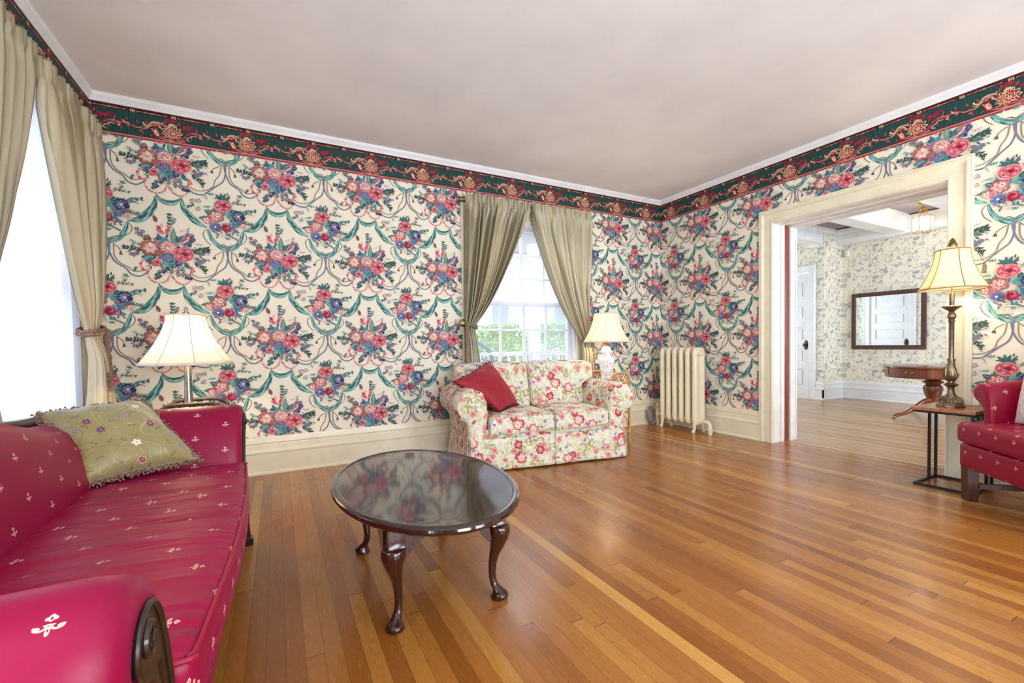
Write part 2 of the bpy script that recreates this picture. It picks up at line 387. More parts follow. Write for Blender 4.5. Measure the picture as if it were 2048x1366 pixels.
    A.sprig(1240,200,-.9,130,5,'sage',15,'saged','brown'); A.sprig(1260,170,-.1,100,4,'teald',11,'saged','terra')
    for x,y in [(870,200),(925,190),(925,282)]: A.flower(x,y,25,5,'mauve','cream','brownd')
    A.sprig(900,225,2.4,70,3,'saged',11); A.sprig(960,250,-.2,60,4,'teall',9); A.sprig(1330,380,.2,110,5,'sage',14); A.sprig(1340,290,-.5,130,3,'teald',14); A.sprig(1010,170,-2.,60,3,'teall',8)
    A.rib([(1330,300),(1390,245),(1480,242)],[16,14,3],['teal','teald']); A.rib([(1340,320),(1400,280),(1455,300)],[14,12,3],['sage','teald'])
    A.leaf(1060,330,-2.6,90,54,'teald','teall'); A.leaf(1030,370,3.0,110,46,'sage','saged'); A.leaf(1040,400,2.7,70,34,'teal')
    for x,y,a in [(1200,310,-.3),(1190,340,.2),(1230,380,.6),(1210,400,1.),(1170,330,-.9),(1250,350,0),(1240,420,.4),(1220,300,-.6),(1250,440,1.3)]: A.leaf(x,y,a,84,38,A.r.choice(['teal','teald','blue']),'teall')
    A.flower(1305,325,66,7,'navy','peri','cream',.2); A.ell(1345,330,26,20,.4,'navy')
    A.flower(1325,400,34,5,'mauve','blue',None)
    A.flower(1355,435,30,5,'terral','pinkl','deep'); A.flower(1005,405,40,5,'salmon','cream','blue')
    A.flower(1090,350,76,7,'terra','pinkl','deep',.5); A.flower(1110,335,40,6,'pink','cream','crim',.1); A.flower(1050,410,34,5,'pink','salmon','deep')
    A.flower(1085,472,54,7,'peri','blue','cream',.3); A.flower(1120,500,26,5,'navy','peri',None)
    A.dots(1188,468,46,50,44,9,['deep','rosed','crim','pink','deep']); A.leaf(1240,480,1.2,50,26,'pink')
    A.rose(1155,222,98,74,.2)
    A.garland([(1080,530),(1110,560),(1100,595)],15,['teald','sage','mauve'],4); A.garland([(1200,545),(1250,575),(1300,605)],15,['teald','sage','mauve','navy'],5)
    A.sprig(1190,530,1.5,60,3,'teal',13); A.rib([(1110,600),(1150,570),(1200,575),(1245,590)],[4,14,14,4],[(244,214,196)])
    return A.p
def border_tile():
    """0..473 wide, 0..221 high (mm), y up"""
    A=Art(9)
    for x0 in (0,236.5):
        A.rib([(x0+30,196),(x0+206,196)],[5,5],['bpink']); A.ell(x0+118,196,9,7,0,'goldd'); 
        for d in(-1,1): A.ell(x0+118+d*66,197,6,5,0,'red'); A.ell(x0+118+d*54,197,4,4,0,'red')
        for d in(-10,0,10): A.ell(x0+d+8,196,4,11,.2,'gold'); A.ell(x0+d+8,196,2,7,.2,'goldd')
    # scroll
    A.rib([(0,92),(40,78),(84,90),(116,124),(158,122),(178,96)],[20,22,16,22,26,12],['maroon']); A.rib([(150,120),(130,88),(142,50),(176,34),(262,32),(306,52),(320,84)],[16,34,38,24,20,20,12],['maroon'])
    A.rib([(316,84),(350,106),(392,94),(430,106),(473,92)],[16,20,16,18,20],['maroon']); A.rib([(300,108),(322,140),(366,152),(392,140)],[14,26,16,6],['maroon','red'])
    A.ell(232,84,46,42,0,'maroon',16)
    for k in range(11): a=2*PI*k/11; A.leaf(232+math.cos(a)*30,84+math.sin(a)*28,a,36,24,'gold'); A.leaf(232+math.cos(a)*30,84+math.sin(a)*28,a,31,17,'red','maroon')
    for x,y,a,L in [(40,110,1.9,44),(60,64,-1.4,36),(96,120,2.2,40),(186,140,1.1,46),(205,150,1.8,50),(262,142,.9,48),(330,118,1.3,34),(350,80,-1.6,40),(380,116,1.4,40),(420,74,-1.7,36),(446,118,1.5,40),(296,30,-.4,34),(120,48,3.6,34)]: A.leaf(x,y,a,L*.72,L*.34,'red','bpink')
    A.rib([(0,95),(40,80),(80,88),(110,118),(150,122),(172,100)],[16,20,14,20,24,12],['maroon','red','bpink','gold'])
    A.rib([(60,102),(90,104),(120,135),(160,138),(186,122)],[4,8,14,12,4],['gold','bpink','goldd'])
    A.rib([(66,126),(74,112),(92,108)],[12,8,4],['gold'])
    A.rib([(150,120),(132,90),(142,55),(170,38),(215,40),(262,36),(300,52),(316,80)],[14,30,34,24,18,18,20,10],['maroon','red','bpink','red'])
    A.ell(142,66,13,24,.4,'gold'); A.ell(146,68,8,17,.4,'bpink')
    A.rib([(150,36),(200,26),(262,20),(310,40)],[4,6,8,4],['bpink','gold'])
    A.rib([(316,84),(350,104),(392,96),(430,104),(473,95)],[14,20,14,16,16],['red','maroon','bpink'])
    A.rib([(330,60),(356,84),(384,80)],[3,6,3],['gold']); A.rib([(300,112),(320,138),(352,150)],[8,16,8],['red','maroon','deep'])
    for x,y,r in [(235,158,22),(300,120,20),(345,128,12),(212,150,14)]:
        for k in range(3): A.leaf(x,y,.5+k*.8,r*1.6,r*.8,'red','maroon')
    for k in range(9):                                   # shell rosette
        a=PI*1.25*k/8+PI*.35; L=46
        A.leaf(226,82,a+PI*.15,L,24,'gold'); A.leaf(226,82,a+PI*.15,L*.88,17,'red','maroon')
    A.rib([(214,120),(226,140),(246,138),(250,122)],[10,18,14,8],['gold','goldd'])
    for k in range(8): a=2*PI*k/8; A.ell(240+math.cos(a)*20,78+math.sin(a)*20,13,9,a,'gold',8); A.ell(240+math.cos(a)*18,78+math.sin(a)*18,10,6,a,'red',7)
    A.ell(240,78,12,11,0,'gold'); A.ell(240,78,7,6,0,'goldd')
    A.ell(405,86,15,13,0,'red'); A.ell(405,92,9,7,0,'bpink'); A.ell(405,76,9,5,0,'gold')
    A.rib([(425,120),(440,100),(462,96)],[8,6,3],['gold']); A.rib([(330,70),(320,48),(342,40)],[4,7,3],['gold','bpink'])
    for x,y in [(60,66),(110,92),(180,150),(285,24),(380,118),(445,80)]: A.leaf(x,y,A.r.uniform(0,6),22,10,'bpink','red')
    return A.p
def toile_tile(seed=3,S=520):
    A=Art(seed); B1=['grey','mauve']; col=[(164,168,184),(178,172,192),(160,170,170),(186,184,194)]
    for k in range(20):
        x,y=A.r.uniform(0,S),A.r.uniform(0,S); a=A.r.uniform(0,6.28)
        pts=[(x,y)]
        for i in range(4): a+=A.r.uniform(-.9,.9); pts.append((pts[-1][0]+38*math.cos(a),pts[-1][1]+38*math.sin(a)))
        A.rib(pts,[1.6]*5,[(150,150,156)],3)
        for p in pts: 
            for j in range(2): A.leaf(p[0],p[1],A.r.uniform(0,6.28),20,8,A.r.choice(col))
    for k in range(30):
        x,y=A.r.uniform(0,S),A.r.uniform(0,S); r=A.r.choice([14,20,26]); A.flower(x,y,r,5,A.r.choice(col),(206,204,212),(150,150,170),A.r.uniform(0,3),w=.3)
    return A.p

def clip(poly,x0,x1,y0,y1):
    def cut(P,ax,val,keep):
        out=[]; n=len(P)
        for i in range(n):
            a,b=P[i],P[(i+1)%n]; ia=(a[ax]-val)*keep>=0; ib=(b[ax]-val)*keep>=0
            if ia: out.append(a)
            if ia!=ib: t=(val-a[ax])/(b[ax]-a[ax]); out.append((a[0]+(b[0]-a[0])*t,a[1]+(b[1]-a[1])*t))
        return out
    xs=[p[0] for p in poly]; ys=[p[1] for p in poly]
    if max(xs)<=x0 or min(xs)>=x1 or max(ys)<=y0 or min(ys)>=y1: return None
    if min(xs)>=x0 and max(xs)<=x1 and min(ys)>=y0 and max(ys)<=y1: return poly
    for ax,v,k in((0,x0,1),(0,x1,-1),(1,y0,1),(1,y1,-1)):
        poly=cut(poly,ax,v,k)
        if len(poly)<3: return None
    return poly
def m_print(name,rough=0.62):
    g=NT(name); at=g.n('ShaderNodeAttribute',attribute_name='Col')
    n=g.noise(g.coord(),7,2); k=g.math('MULTIPLY_ADD',n,0.05,0.97)
    col=g.mix(1.0,at.outputs[0],g.comb(k,k,k),'MULTIPLY'); g.bsdf(col,rough,Specular_IOR_Level=0.3); return g.m
M_PAPER=m_print('printed_wallpaper'); M_BORDER=m_print('printed_border',0.5)
def paper(g,panels,fr,tile,tf,cells,base,z0=0.0004,dz=6e-6,wmax=9):
    """panels: [(u0,u1,w0,w1)] rectangles; fr(u,w,d)->3D; tf(x,y)->(u,w) for cell origin; cells: offsets"""
    for (u0,u1,w0,w1) in panels:
        g.add([fr(u0,w0,0),fr(u1,w0,0),fr(u1,w1,0),fr(u0,w1,0)],[(0,1,2,3)],None,lin(base))
        for (cu,cw) in cells:
            for i,(pts,c) in enumerate(tile):
                q=clip([(p[0]+cu,p[1]+cw) for p in ([tf(x,y) for x,y in pts])],u0,u1,w0,min(w1,wmax))
                if q: g.add([fr(a,b,z0+i*dz) for a,b in q],[list(range(len(q)))],None,c)
def tiled(tile,tf): return [([tf(x,y) for x,y in pts],c) for pts,c in tile]
_FT=tiled(floral_tile(),lambda x,y:((x-0.03*(y-800)-680)/1475.,-(y-800)/1520.))
_BT=tiled(border_tile(),lambda x,y:(x/1000.,y/1000.))
_TT=tiled(toile_tile(),lambda x,y:(x/1000.,y/1000.))
ID=lambda x,y:(x,y)
def floral(g,panels,fr,u_anchor,period,wl=(0.2,2.56)):
    us=min(p[0] for p in panels); ue=max(p[1] for p in panels)
    k0=int((us-u_anchor)/period)-2; k1=int((ue-u_anchor)/period)+2
    cells=[(u_anchor+k*period,1.733+j*0.655) for k in range(k0,k1) for j in(-3,-2,-1,0,1,2)]
    paper(g,panels,fr,_FT,ID,cells,(243,235,214),wmax=2.53)
def border(g,u0,u1,fr,ph=0.0):
    z=2.528; T=[]
    g.add([fr(u0,z,.0030),fr(u1,z,.0030),fr(u1,2.76,.0030),fr(u0,2.76,.0030)],[(0,1,2,3)],None,lin(C['green']))
    def strip(a,b,c,d=.0032): g.add([fr(u0,z+a,d),fr(u1,z+a,d),fr(u1,z+b,d),fr(u0,z+b,d)],[(0,1,2,3)],None,lin(c))
    n=int((u1-u0)/0.008)
    for i in range(n):
        a=u0+i*0.008; g.add([fr(a,z+.024,.0031),fr(a+.0032,z+.024,.0031),fr(a+.0032,z+.19,.0031),fr(a,z+.19,.0031)],[(0,1,2,3)],None,lin((36,88,82)))
    strip(0,.011,C['red']); strip(.011,.02,C['bpink']); strip(.02,.024,C['maroon']); strip(.186,.235,C['choc'])
    k0=int((u0-ph)/0.473)-1; k1=int((u1-ph)/0.473)+2
    for k in range(k0,k1):
        for i,(pts,c) in enumerate(_BT):
            q=clip([(p[0]+ph+k*.473,p[1]+z) for p in pts],u0,u1,z,2.76)
            if q: g.add([fr(a,b,.0034+i*6e-6) for a,b in q],[list(range(len(q)))],None,c)
# ------------------------------------------------------------------ room shell
D,RX,LX=4.074,4.33,-1.107; YF=-2.0; CZ=2.80
frB=lambda u,w,d:(u,D-d,w); frR=lambda u,w,d:(RX-d,-u,w); frL=lambda u,w,d:(LX+d,u,w); frF=lambda u,w,d:(-u,YF+d,w)
def wall(name,panels,fr,anch,per,bspans,ph,depth=0.18):
    g=G(); floral(g,panels,fr,anch,per)
    for a,b in bspans: border(g,a,b,fr,ph)
    for (u0,u1,w0,w1) in panels:       # thickness behind the paper
        v=[fr(u0,w0,-.001),fr(u1,w0,-.001),fr(u1,w1,-.001),fr(u0,w1,-.001),fr(u0,w0,-depth),fr(u1,w0,-depth),fr(u1,w1,-depth),fr(u0,w1,-depth)]
        g.add(v,[(0,1,2,3),(4,7,6,5),(0,4,5,1),(1,5,6,2),(2,6,7,3),(3,7,4,0)],None,lin((225,220,210)))
    return struct(g.build(name,M_PAPER,merge=False))
BW=(1.73,2.99,0.60,2.30)    # back window opening
wall('wall_back',[(LX,BW[0],0,CZ),(BW[1],RX,0,CZ),(BW[0],BW[1],BW[3],CZ),(BW[0],BW[1],0,BW[2])],frB,-0.679+.002,0.704,[(LX,RX)],0.473*5-.405)
DO=(1.35,2.625,2.165)       # doorway y0,y1,top
wall('wall_right',[(-D,-DO[1],0,CZ),(-DO[0],-YF,0,CZ),(-DO[1],-DO[0],DO[2],CZ)],frR,-4.178,0.700,[(-D,-YF)],-4.128)
LW=(2.38,3.66,0.45,2.36)    # side window
LW2=(-0.6,0.9,0.45,2.36)
wall('wall_left',[(YF,LW2[0],0,CZ),(LW2[1],LW[0],0,CZ),(LW[1],D,0,CZ)]+[(a[0],a[1],q0,q1) for a in(LW,LW2) for q0,q1 in((0,a[2]),(a[3],CZ))],frL,4.074-.428,0.704,[(YF,D)],3.698)
FW=((-3.4,-2.0,.5,2.36),(-1.5,-0.1,.5,2.36))
wall('wall_front',[(-RX,FW[0][0],0,CZ),(FW[0][1],FW[1][0],0,CZ),(FW[1][1],-LX,0,CZ)]+[(a[0],a[1],q0,q1) for a in FW for q0,q1 in((0,a[2]),(a[3],CZ))],frF,0,0.704,[(-RX,-LX)],0)

M_PAINT=simple('cream_gloss_paint',(238,230,204),0.32,0.02,9)
M_WHITE=simple('white_gloss_paint',(238,238,240),0.35,0.015,9)
M_CEIL=simple('ceiling_plaster',(240,240,242),0.85,0.015,2.5)
M_CROWN=simple('crown_paint',(240,240,242),0.4,0.02,6)
struct(G().box(LX-.2,RX+.02,YF-.2,D+.2,CZ,CZ+.12).build('ceiling',M_CEIL,smooth=False))
def molding(name,prof,a,b,inward,mat,z=0):
    """profile [(out,z)] closed polygon extruded from a to b; inward = unit vector off the wall"""
    a=Vector(a);b=Vector(b);w=Vector(inward); n=len(prof)
    g=G(); g.add([a+w*o+Vector((0,0,h+z)) for o,h in prof]+[b+w*o+Vector((0,0,h+z)) for o,h in prof],[list(range(n))[::-1],list(range(n,2*n))]+[[i,(i+1)%n,(i+1)%n+n,i+n] for i in range(n)])
    return struct(g.build(name,mat,ang=25))
CR=[(0,0),(.008,0),(.012,.012),(.03,.034),(.034,.05),(.034,.058),(0,.058)]
molding('trim_1',CR,(LX,D,2.745),(RX,D,2.745),(0,-1,0),M_CROWN); molding('trim_2',CR,(RX,D,2.745),(RX,YF,2.745),(-1,0,0),M_CROWN)
molding('trim_3',CR,(LX,YF,2.745),(LX,D,2.745),(1,0,0),M_CROWN); molding('trim_4',CR,(LX,YF,2.745),(RX,YF,2.745),(0,1,0),M_CROWN)
BB=[(0,0),(.042,0),(.042,.012),(.036,.02),(.030,.024),(.030,.165),(.036,.170),(.037,.182),(.030,.19),(.022,.20),(.021,.235),(.016,.243),(.024,.25),(.024,.262),(.016,.288),(.014,.300),(0,.300)]
molding('baseboard_back',BB,(LX,D,0),(RX,D,0),(0,-1,0),M_PAINT); molding('baseboard_right',BB,(RX,D,0),(RX,DO[1]+.13,0),(-1,0,0),M_PAINT)
molding('baseboard_right_near',BB,(RX,DO[0]-.13,0),(RX,YF,0),(-1,0,0),M_PAINT); molding('baseboard_left',BB,(LX,YF,0),(LX,D,0),(1,0,0),M_PAINT)
molding('baseboard_front',BB,(LX,YF,0),(RX,YF,0),(0,1,0),M_PAINT)
def m_floor(name,tones,rough,gaps=1.0):
    g=NT(name); P=g.sep(g.coord()); w=0.0575
    u=g.math('DIVIDE',P[0],w); row=g.math('FLOOR',u); fu=g.math('FRACT',u)
    rnd=g.white(g.comb(row,3.1,0.7)); L=g.math('MULTIPLY_ADD',rnd,1.3,1.5)
    v=g.math('ADD',g.math('DIVIDE',P[1],L),g.math('MULTIPLY',rnd,37.0)); pl=g.math('FLOOR',v); fv=g.math('FRACT',v)
    idv=g.comb(row,pl,1.3); pid=g.white(idv); pc=g.white(idv,'Color')
    base=g.ramp(pid,tones)
    q=g.comb(g.math('MULTIPLY_ADD',P[0],1.0,g.math('MULTIPLY',pid,9.0)),g.math('MULTIPLY_ADD',P[1],0.055,g.math('MULTIPLY',pid,31.0)),pid)
    gr=g.noise(q,190,4,.65); gr2=g.noise(g.comb(g.math('MULTIPLY_ADD',P[0],1,g.math('MULTIPLY',pid,5.0)),g.math('MULTIPLY',P[1],.16),pid),26,3,.55,1.4)
    rings=g.math('SINE',g.math('MULTIPLY',gr2,75.0))
    k=g.math('ADD',g.math('MULTIPLY_ADD',gr,0.34,0.80),g.math('MULTIPLY',rings,0.075))
    k=g.math('ADD',k,g.math('MULTIPLY_ADD',g.noise(g.coord(),1.3,2),0.16,-0.08))
    col=g.mix(1.0,base,g.comb(k,g.math('POWER',k,1.12),g.math('POWER',k,1.3)),'MULTIPLY')
    eu=g.math('MINIMUM',fu,g.math('SUBTRACT',1.0,fu)); ev=g.math('MULTIPLY',g.math('MINIMUM',fv,g.math('SUBTRACT',1.0,fv)),L)
    gapw=g.math('MULTIPLY',g.math('SUBTRACT',1.0,g.math('GREATER_THAN',g.math('MULTIPLY',eu,w),0.0007)),0.75)
    gapl=g.math('SUBTRACT',1.0,g.math('GREATER_THAN',ev,0.0013)); gap=g.math('MAXIMUM',gapw,gapl)
    col=g.mix(g.math('MULTIPLY',gap,gaps),col,lin4((70,38,18)))
    rg=g.math('MULTIPLY_ADD',gr,0.10,rough-.05); rg=g.math('ADD',rg,g.math('MULTIPLY',g.noise(g.coord(),2.2,3),0.08))
    hgt=g.math('SUBTRACT',g.math('MULTIPLY',gr,0.12),gap)
    tilt=g.math('MULTIPLY',g.math('SUBTRACT',fu,.5),g.math('SUBTRACT',pid,.5))
    nb=g.bump(g.math('ADD',hgt,g.math('MULTIPLY',tilt,.7)),0.16,0.0016)
    g.bsdf(col,rg,Normal=nb,Coat_Weight=0.12,Coat_Roughness=0.12,Specular_IOR_Level=0.5); return g.m
TO=[(0.0,(136,78,26)),(0.15,(154,92,34)),(0.5,(168,104,42)),(0.82,(174,112,47)),(0.96,(186,126,55)),(1.0,(204,148,72))]
M_FLOOR=m_floor('oak_strip_floor',TO,0.22); M_FLOOR2=m_floor('hall_oak_floor',[(0,(158,118,82)),(.4,(176,136,96)),(.8,(190,150,110)),(1,(204,166,126))],0.26,.5)
struct(G().box(LX-.2,RX+.20,YF-.2,D+.2,-.1,0).build('floor',M_FLOOR,smooth=False))
struct(G().box(RX+.20,9.2,-.6,6.2,-.1,0).build('floor_hall',M_FLOOR2,smooth=False))
# ------------------------------------------------------------------ casings, door opening, windows
CAS=[(0,0),(0,.018),(.006,.024),(.014,.024),(.018,.017),(.088,.017),(.093,.026),(.104,.034),(.116,.034),(.122,.026),(.130,.030),(.138,.026),(.138,0)]
def casing(name,fr,u0,u1,w0,w1,mat,prof=CAS,bottom=False,sc_=1.0):
    pts=[((u0,w0),(-1,-1 if bottom else 0)),((u0,w1),(-1,1)),((u1,w1),(1,1)),((u1,w0),(1,-1 if bottom else 0))]
    g=G(); g.loft([[fr(p[0]+d[0]*o*sc_,p[1]+d[1]*o*sc_,e) for o,e in prof] for p,d in pts],caps=not bottom,closed=bottom,uv=False)
    return struct(g.build(name,mat,ang=20))
M_JAMB=simple('jamb_paint',(232,226,222),0.33,0.02,9)
M_REDWOOD=simple('pocket_door_mahogany',(128,50,28),0.35,0.12,40)
M_SLOTSHADE=simple('slot_shade',(16,12,10),0.9,0.1)  # near-black colour standing in for the shade inside the pocket slot
casing('trim_5',frR,-DO[1],-DO[0],0,DO[2],M_PAINT)
y0,y1,zt=DO; XH=4.69
# jambs: near leaf, pocket, far leaf, on the three sides, with fine stop beads
def jamb(name,x0,x1,ins):
    g=G(); g.box(x0,x1,y1-ins,y1+.12,0,zt+.12); g.box(x0,x1,y0-.12,y0+ins,0,zt+.12); g.box(x0,x1,y0+ins,y1-ins,zt-ins,zt+.12); return struct(g.build(name,M_JAMB,smooth=False))
jamb('trim_6',RX-.002,RX+.105,0.004); struct(G().box(RX+.165,RX+.262,y0,y1,zt+.001,zt+.12).build('trim_19',M_JAMB,smooth=False))
jamb('trim_7',RX+.105,RX+.125,.012); jamb('trim_8',RX+.125,RX+.165,.006); jamb('trim_9',RX+.262,XH-.015,.012); jamb('trim_10',XH-.015,XH+.003,.018)
struct(G().box(RX+.165,RX+.262,y1+.05,y1+.07,0,zt).box(RX+.165,RX+.262,y0-.07,y0-.05,0,zt).build('trim_11',M_SLOTSHADE,smooth=False))  # dark sheets in the pocket, painted as its shade
struct(G().rbox((RX+.220,y1+.035,zt/2),(.075,.07,zt-.01),.006).build('door_1',M_REDWOOD))
casing('trim_12',lambda u,w,d:(XH+d,u,w),DO[0],DO[1],0,DO[2],M_WHITE)

M_GLASS=NT('window_glass'); _g=M_GLASS
_mx=_g.n('ShaderNodeMixShader'); _tr=_g.n('ShaderNodeBsdfTransparent'); _gl=_g.n('ShaderNodeBsdfGlossy'); _gl.inputs['Roughness'].default_value=0.02
_fr=_g.n('ShaderNodeFresnel'); _fr.inputs[0].default_value=1.35; _g.t.links.new(_fr.outputs[0],_mx.inputs[0]); _g.t.links.new(_tr.outputs[0],_mx.inputs[1]); _g.t.links.new(_gl.outputs[0],_mx.inputs[2]); _g.t.links.new(_mx.outputs[0],_g.out.inputs[0]); M_GLASS=_g.m
def window(n,fr,u0,u1,w0,w1,cols,rows,depth=-.10):
    """fr with d negative going outward"""
    t=.045; mid=(w0+w1)/2
    root=struct(G().loft([[fr(p[0]+p[2]*o,p[1]+p[3]*o,d) for o,d in((0,0),(.02,0),(.02,-.17),(0,-.17))] for p in [(u0,w0,1,1),(u0,w1,1,-1),(u1,w1,-1,-1),(u1,w0,-1,1)]],caps=False,closed=True,uv=False).build('window_%d'%n,M_WHITE,smooth=False))
    for nm,a,b,dd in (('sash',mid-.02,w1-.02,depth-.02),('sash',w0+.02,mid+.02,depth+.02)):
        g=G()
        def bar(ua,ub,wa,wb,th=.035): 
            v=[fr(u,w,d) for u in(ua,ub) for w in(wa,wb) for d in(dd-th/2,dd+th/2)]
            g.add(v,[(0,1,3,2),(4,6,7,5),(0,4,5,1),(2,3,7,6),(0,2,6,4),(1,5,7,3)])
        U0,U1=u0+.02,u1-.02
        bar(U0,U0+t,a,b); bar(U1-t,U1,a,b); bar(U0+t,U1-t,a,a+t); bar(U0+t,U1-t,b-t,b)
        for k in range(1,cols): x=lerp(U0+t,U1-t,k/cols); bar(x-.011,x+.011,a+t,b-t,.025)
        for k in range(1,rows): z=lerp(a+t,b-t,k/rows); bar(U0+t,U1-t,z-.011,z+.011,.022)
        s=g.build(nm,M_WHITE,root,smooth=False)
        p=G(); p.add([fr(U0+t,a+t,dd),fr(U1-t,a+t,dd),fr(U1-t,b-t,dd),fr(U0+t,b-t,dd)],[(0,1,2,3)]); p.build('pane',M_GLASS,s,smooth=False,merge=False)
    return root
WC=[(0,0),(0,.016),(.008,.022),(.014,.016),(.085,.016),(.092,.028),(.108,.032),(.116,.022),(.116,0)]
window(1,frB,*BW,4,3); casing('trim_13',frB,BW[0],BW[1],BW[2],BW[3],M_PAINT,WC)
struct(G().box(BW[0]-.14,BW[1]+.14,D-.075,D+.03,BW[2]-.03,BW[2]).box(BW[0]-.12,BW[1]+.12,D-.02,D,BW[2]-.13,BW[2]-.03).build('trim_14',M_PAINT,smooth=False))
window(2,frL,*LW,3,2); casing('trim_15',frL,LW[0],LW[1],LW[2],LW[3],M_PAINT,WC)
window(3,frL,*LW2,3,2); casing('trim_16',frL,LW2[0],LW2[1],LW2[2],LW2[3],M_PAINT,WC)
for k,a in enumerate(FW): window(4+k,frF,*a,3,2); casing('trim_%d'%(42+k),frF,a[0],a[1],a[2],a[3],M_PAINT,WC)
# ------------------------------------------------------------------ the hall beyond the doorway
def plain(name,panels,fr,th=.12,tz=(0.0,2.9)):
    g=G(); us=min(p[0] for p in panels); ue=max(p[1] for p in panels)
    cells=[(us+k*.52,j*.52) for k in range(-1,int((ue-us)/.52)+2) for j in range(-1,6)]
    paper(g,panels,fr,_TT,ID,cells,(243,237,219))
    for (u0,u1,w0,w1) in panels:
        v=[fr(u0,w0,-.001),fr(u1,w0,-.001),fr(u1,w1,-.001),fr(u0,w1,-.001),fr(u0,w0,-th),fr(u1,w0,-th),fr(u1,w1,-th),fr(u0,w1,-th)]
        g.add(v,[(0,1,2,3),(4,7,6,5),(0,4,5,1),(1,5,6,2),(2,6,7,3),(3,7,4,0)],None,lin((225,220,210)))
    return struct(g.build(name,M_PAPER,merge=False))
HX,HB,HY=8.75,8.15,4.10
plain('wall_hall_far',[(-HY,.6,0,2.95)],lambda u,w,d:(HX-d,-u,w))
HD=(4.33,5.13,2.19)
plain('wall_hall_bump',[(-6.2,-HD[1],0,2.95),(-HD[0],-HY,0,2.95),(-HD[1],-HD[0],HD[2],2.95)],lambda u,w,d:(HB-d,-u,w),.003)
plain('wall_hall_bump_side',[(HB,HX,0,2.95)],lambda u,w,d:(u,HY-d,w),.003)
HD2=(4.62,5.40,2.19)
plain('wall_hall_near',[(-.6,DO[0],0,2.95),(DO[1],HD2[0],0,2.95),(HD2[1],6.2,0,2.95),(DO[0],DO[1],DO[2],2.95),(HD2[0],HD2[1],HD2[2],2.95)],lambda u,w,d:(XH+d,u,w),.09)
HW=(-8.0,-5.4,.9,2.3); HW2=(5.2,7.6,.6,2.3)
plain('wall_hall_front',[(-9,HW[0],0,2.95),(HW[1],-XH,0,2.95),(HW[0],HW[1],0,HW[2]),(HW[0],HW[1],HW[3],2.95)],lambda u,w,d:(-u,-.6+d,w))
plain('wall_hall_back',[(XH-.1,HW2[0],0,2.95),(HW2[1],HB,0,2.95),(HW2[0],HW2[1],0,HW2[2]),(HW2[0],HW2[1],HW2[3],2.95)],lambda u,w,d:(u,6.2-d,w))
window(6,lambda u,w,d:(-u,-.6+d,w),*HW,4,2); window(7,lambda u,w,d:(u,6.2-d,w),*HW2,4,2)  # unseen windows, added as openings for the hall fill lamps
M_PANEL=simple('hall_ceiling_mauve_grey',(160,154,164),0.8,0.02,3)
struct(G().box(XH-.1,9.0,-.7,6.3,2.9,3.0).build('ceiling_hall',M_PANEL,smooth=False))
BM=[(-.11,.0),(.11,0),(.11,.06),(.125,.07),(.125,.17),(.15,.2),(.16,.25),(-.16,.25),(-.15,.2),(-.125,.17),(-.125,.07),(-.11,.06)]
for k,(yy,w) in enumerate(((3.24,1),(2.28,1),(4.23,1),(1.2,1),(.2,1),(5.3,1))):
    g=G(); n=len(BM); g.add([(XH,yy+a*w,2.65+b) for a,b in BM]+[(HX,yy+a*w,2.65+b) for a,b in BM],[list(range(n))[::-1],list(range(n,2*n))]+[[i,(i+1)%n,(i+1)%n+n,i+n] for i in range(n)]); struct(g.build('trim_%d'%(20+k),M_CROWN,ang=25))
for k,(xx,a,b) in enumerate(((HX-.12,-.6,HY+.1),(XH+.12,-.6,6.2),(6.7,-.6,2.15))):
    g=G(); n=len(BM); g.add([(xx+p,a,2.63+q) for p,q in BM]+[(xx+p,b,2.63+q) for p,q in BM],[list(range(n))[::-1],list(range(n,2*n))]+[[i,(i+1)%n,(i+1)%n+n,i+n] for i in range(n)]); struct(g.build('trim_%d'%(30+k),M_CROWN,ang=25))
molding('baseboard_hall_far',BB,(HX,HY,0),(HX,-.6,0),(-1,0,0),M_WHITE); molding('baseboard_hall_bump',BB,(HB,HD[0]-.11,0),(HB,HY-.03,0),(-1,0,0),M_WHITE)
molding('baseboard_hall_side',BB,(HB-.03,HY,0),(HX,HY,0),(0,-1,0),M_WHITE)
molding('baseboard_hall_near',BB,(XH,DO[1]+.13,0),(XH,HD2[0]-.11,0),(1,0,0),M_WHITE)
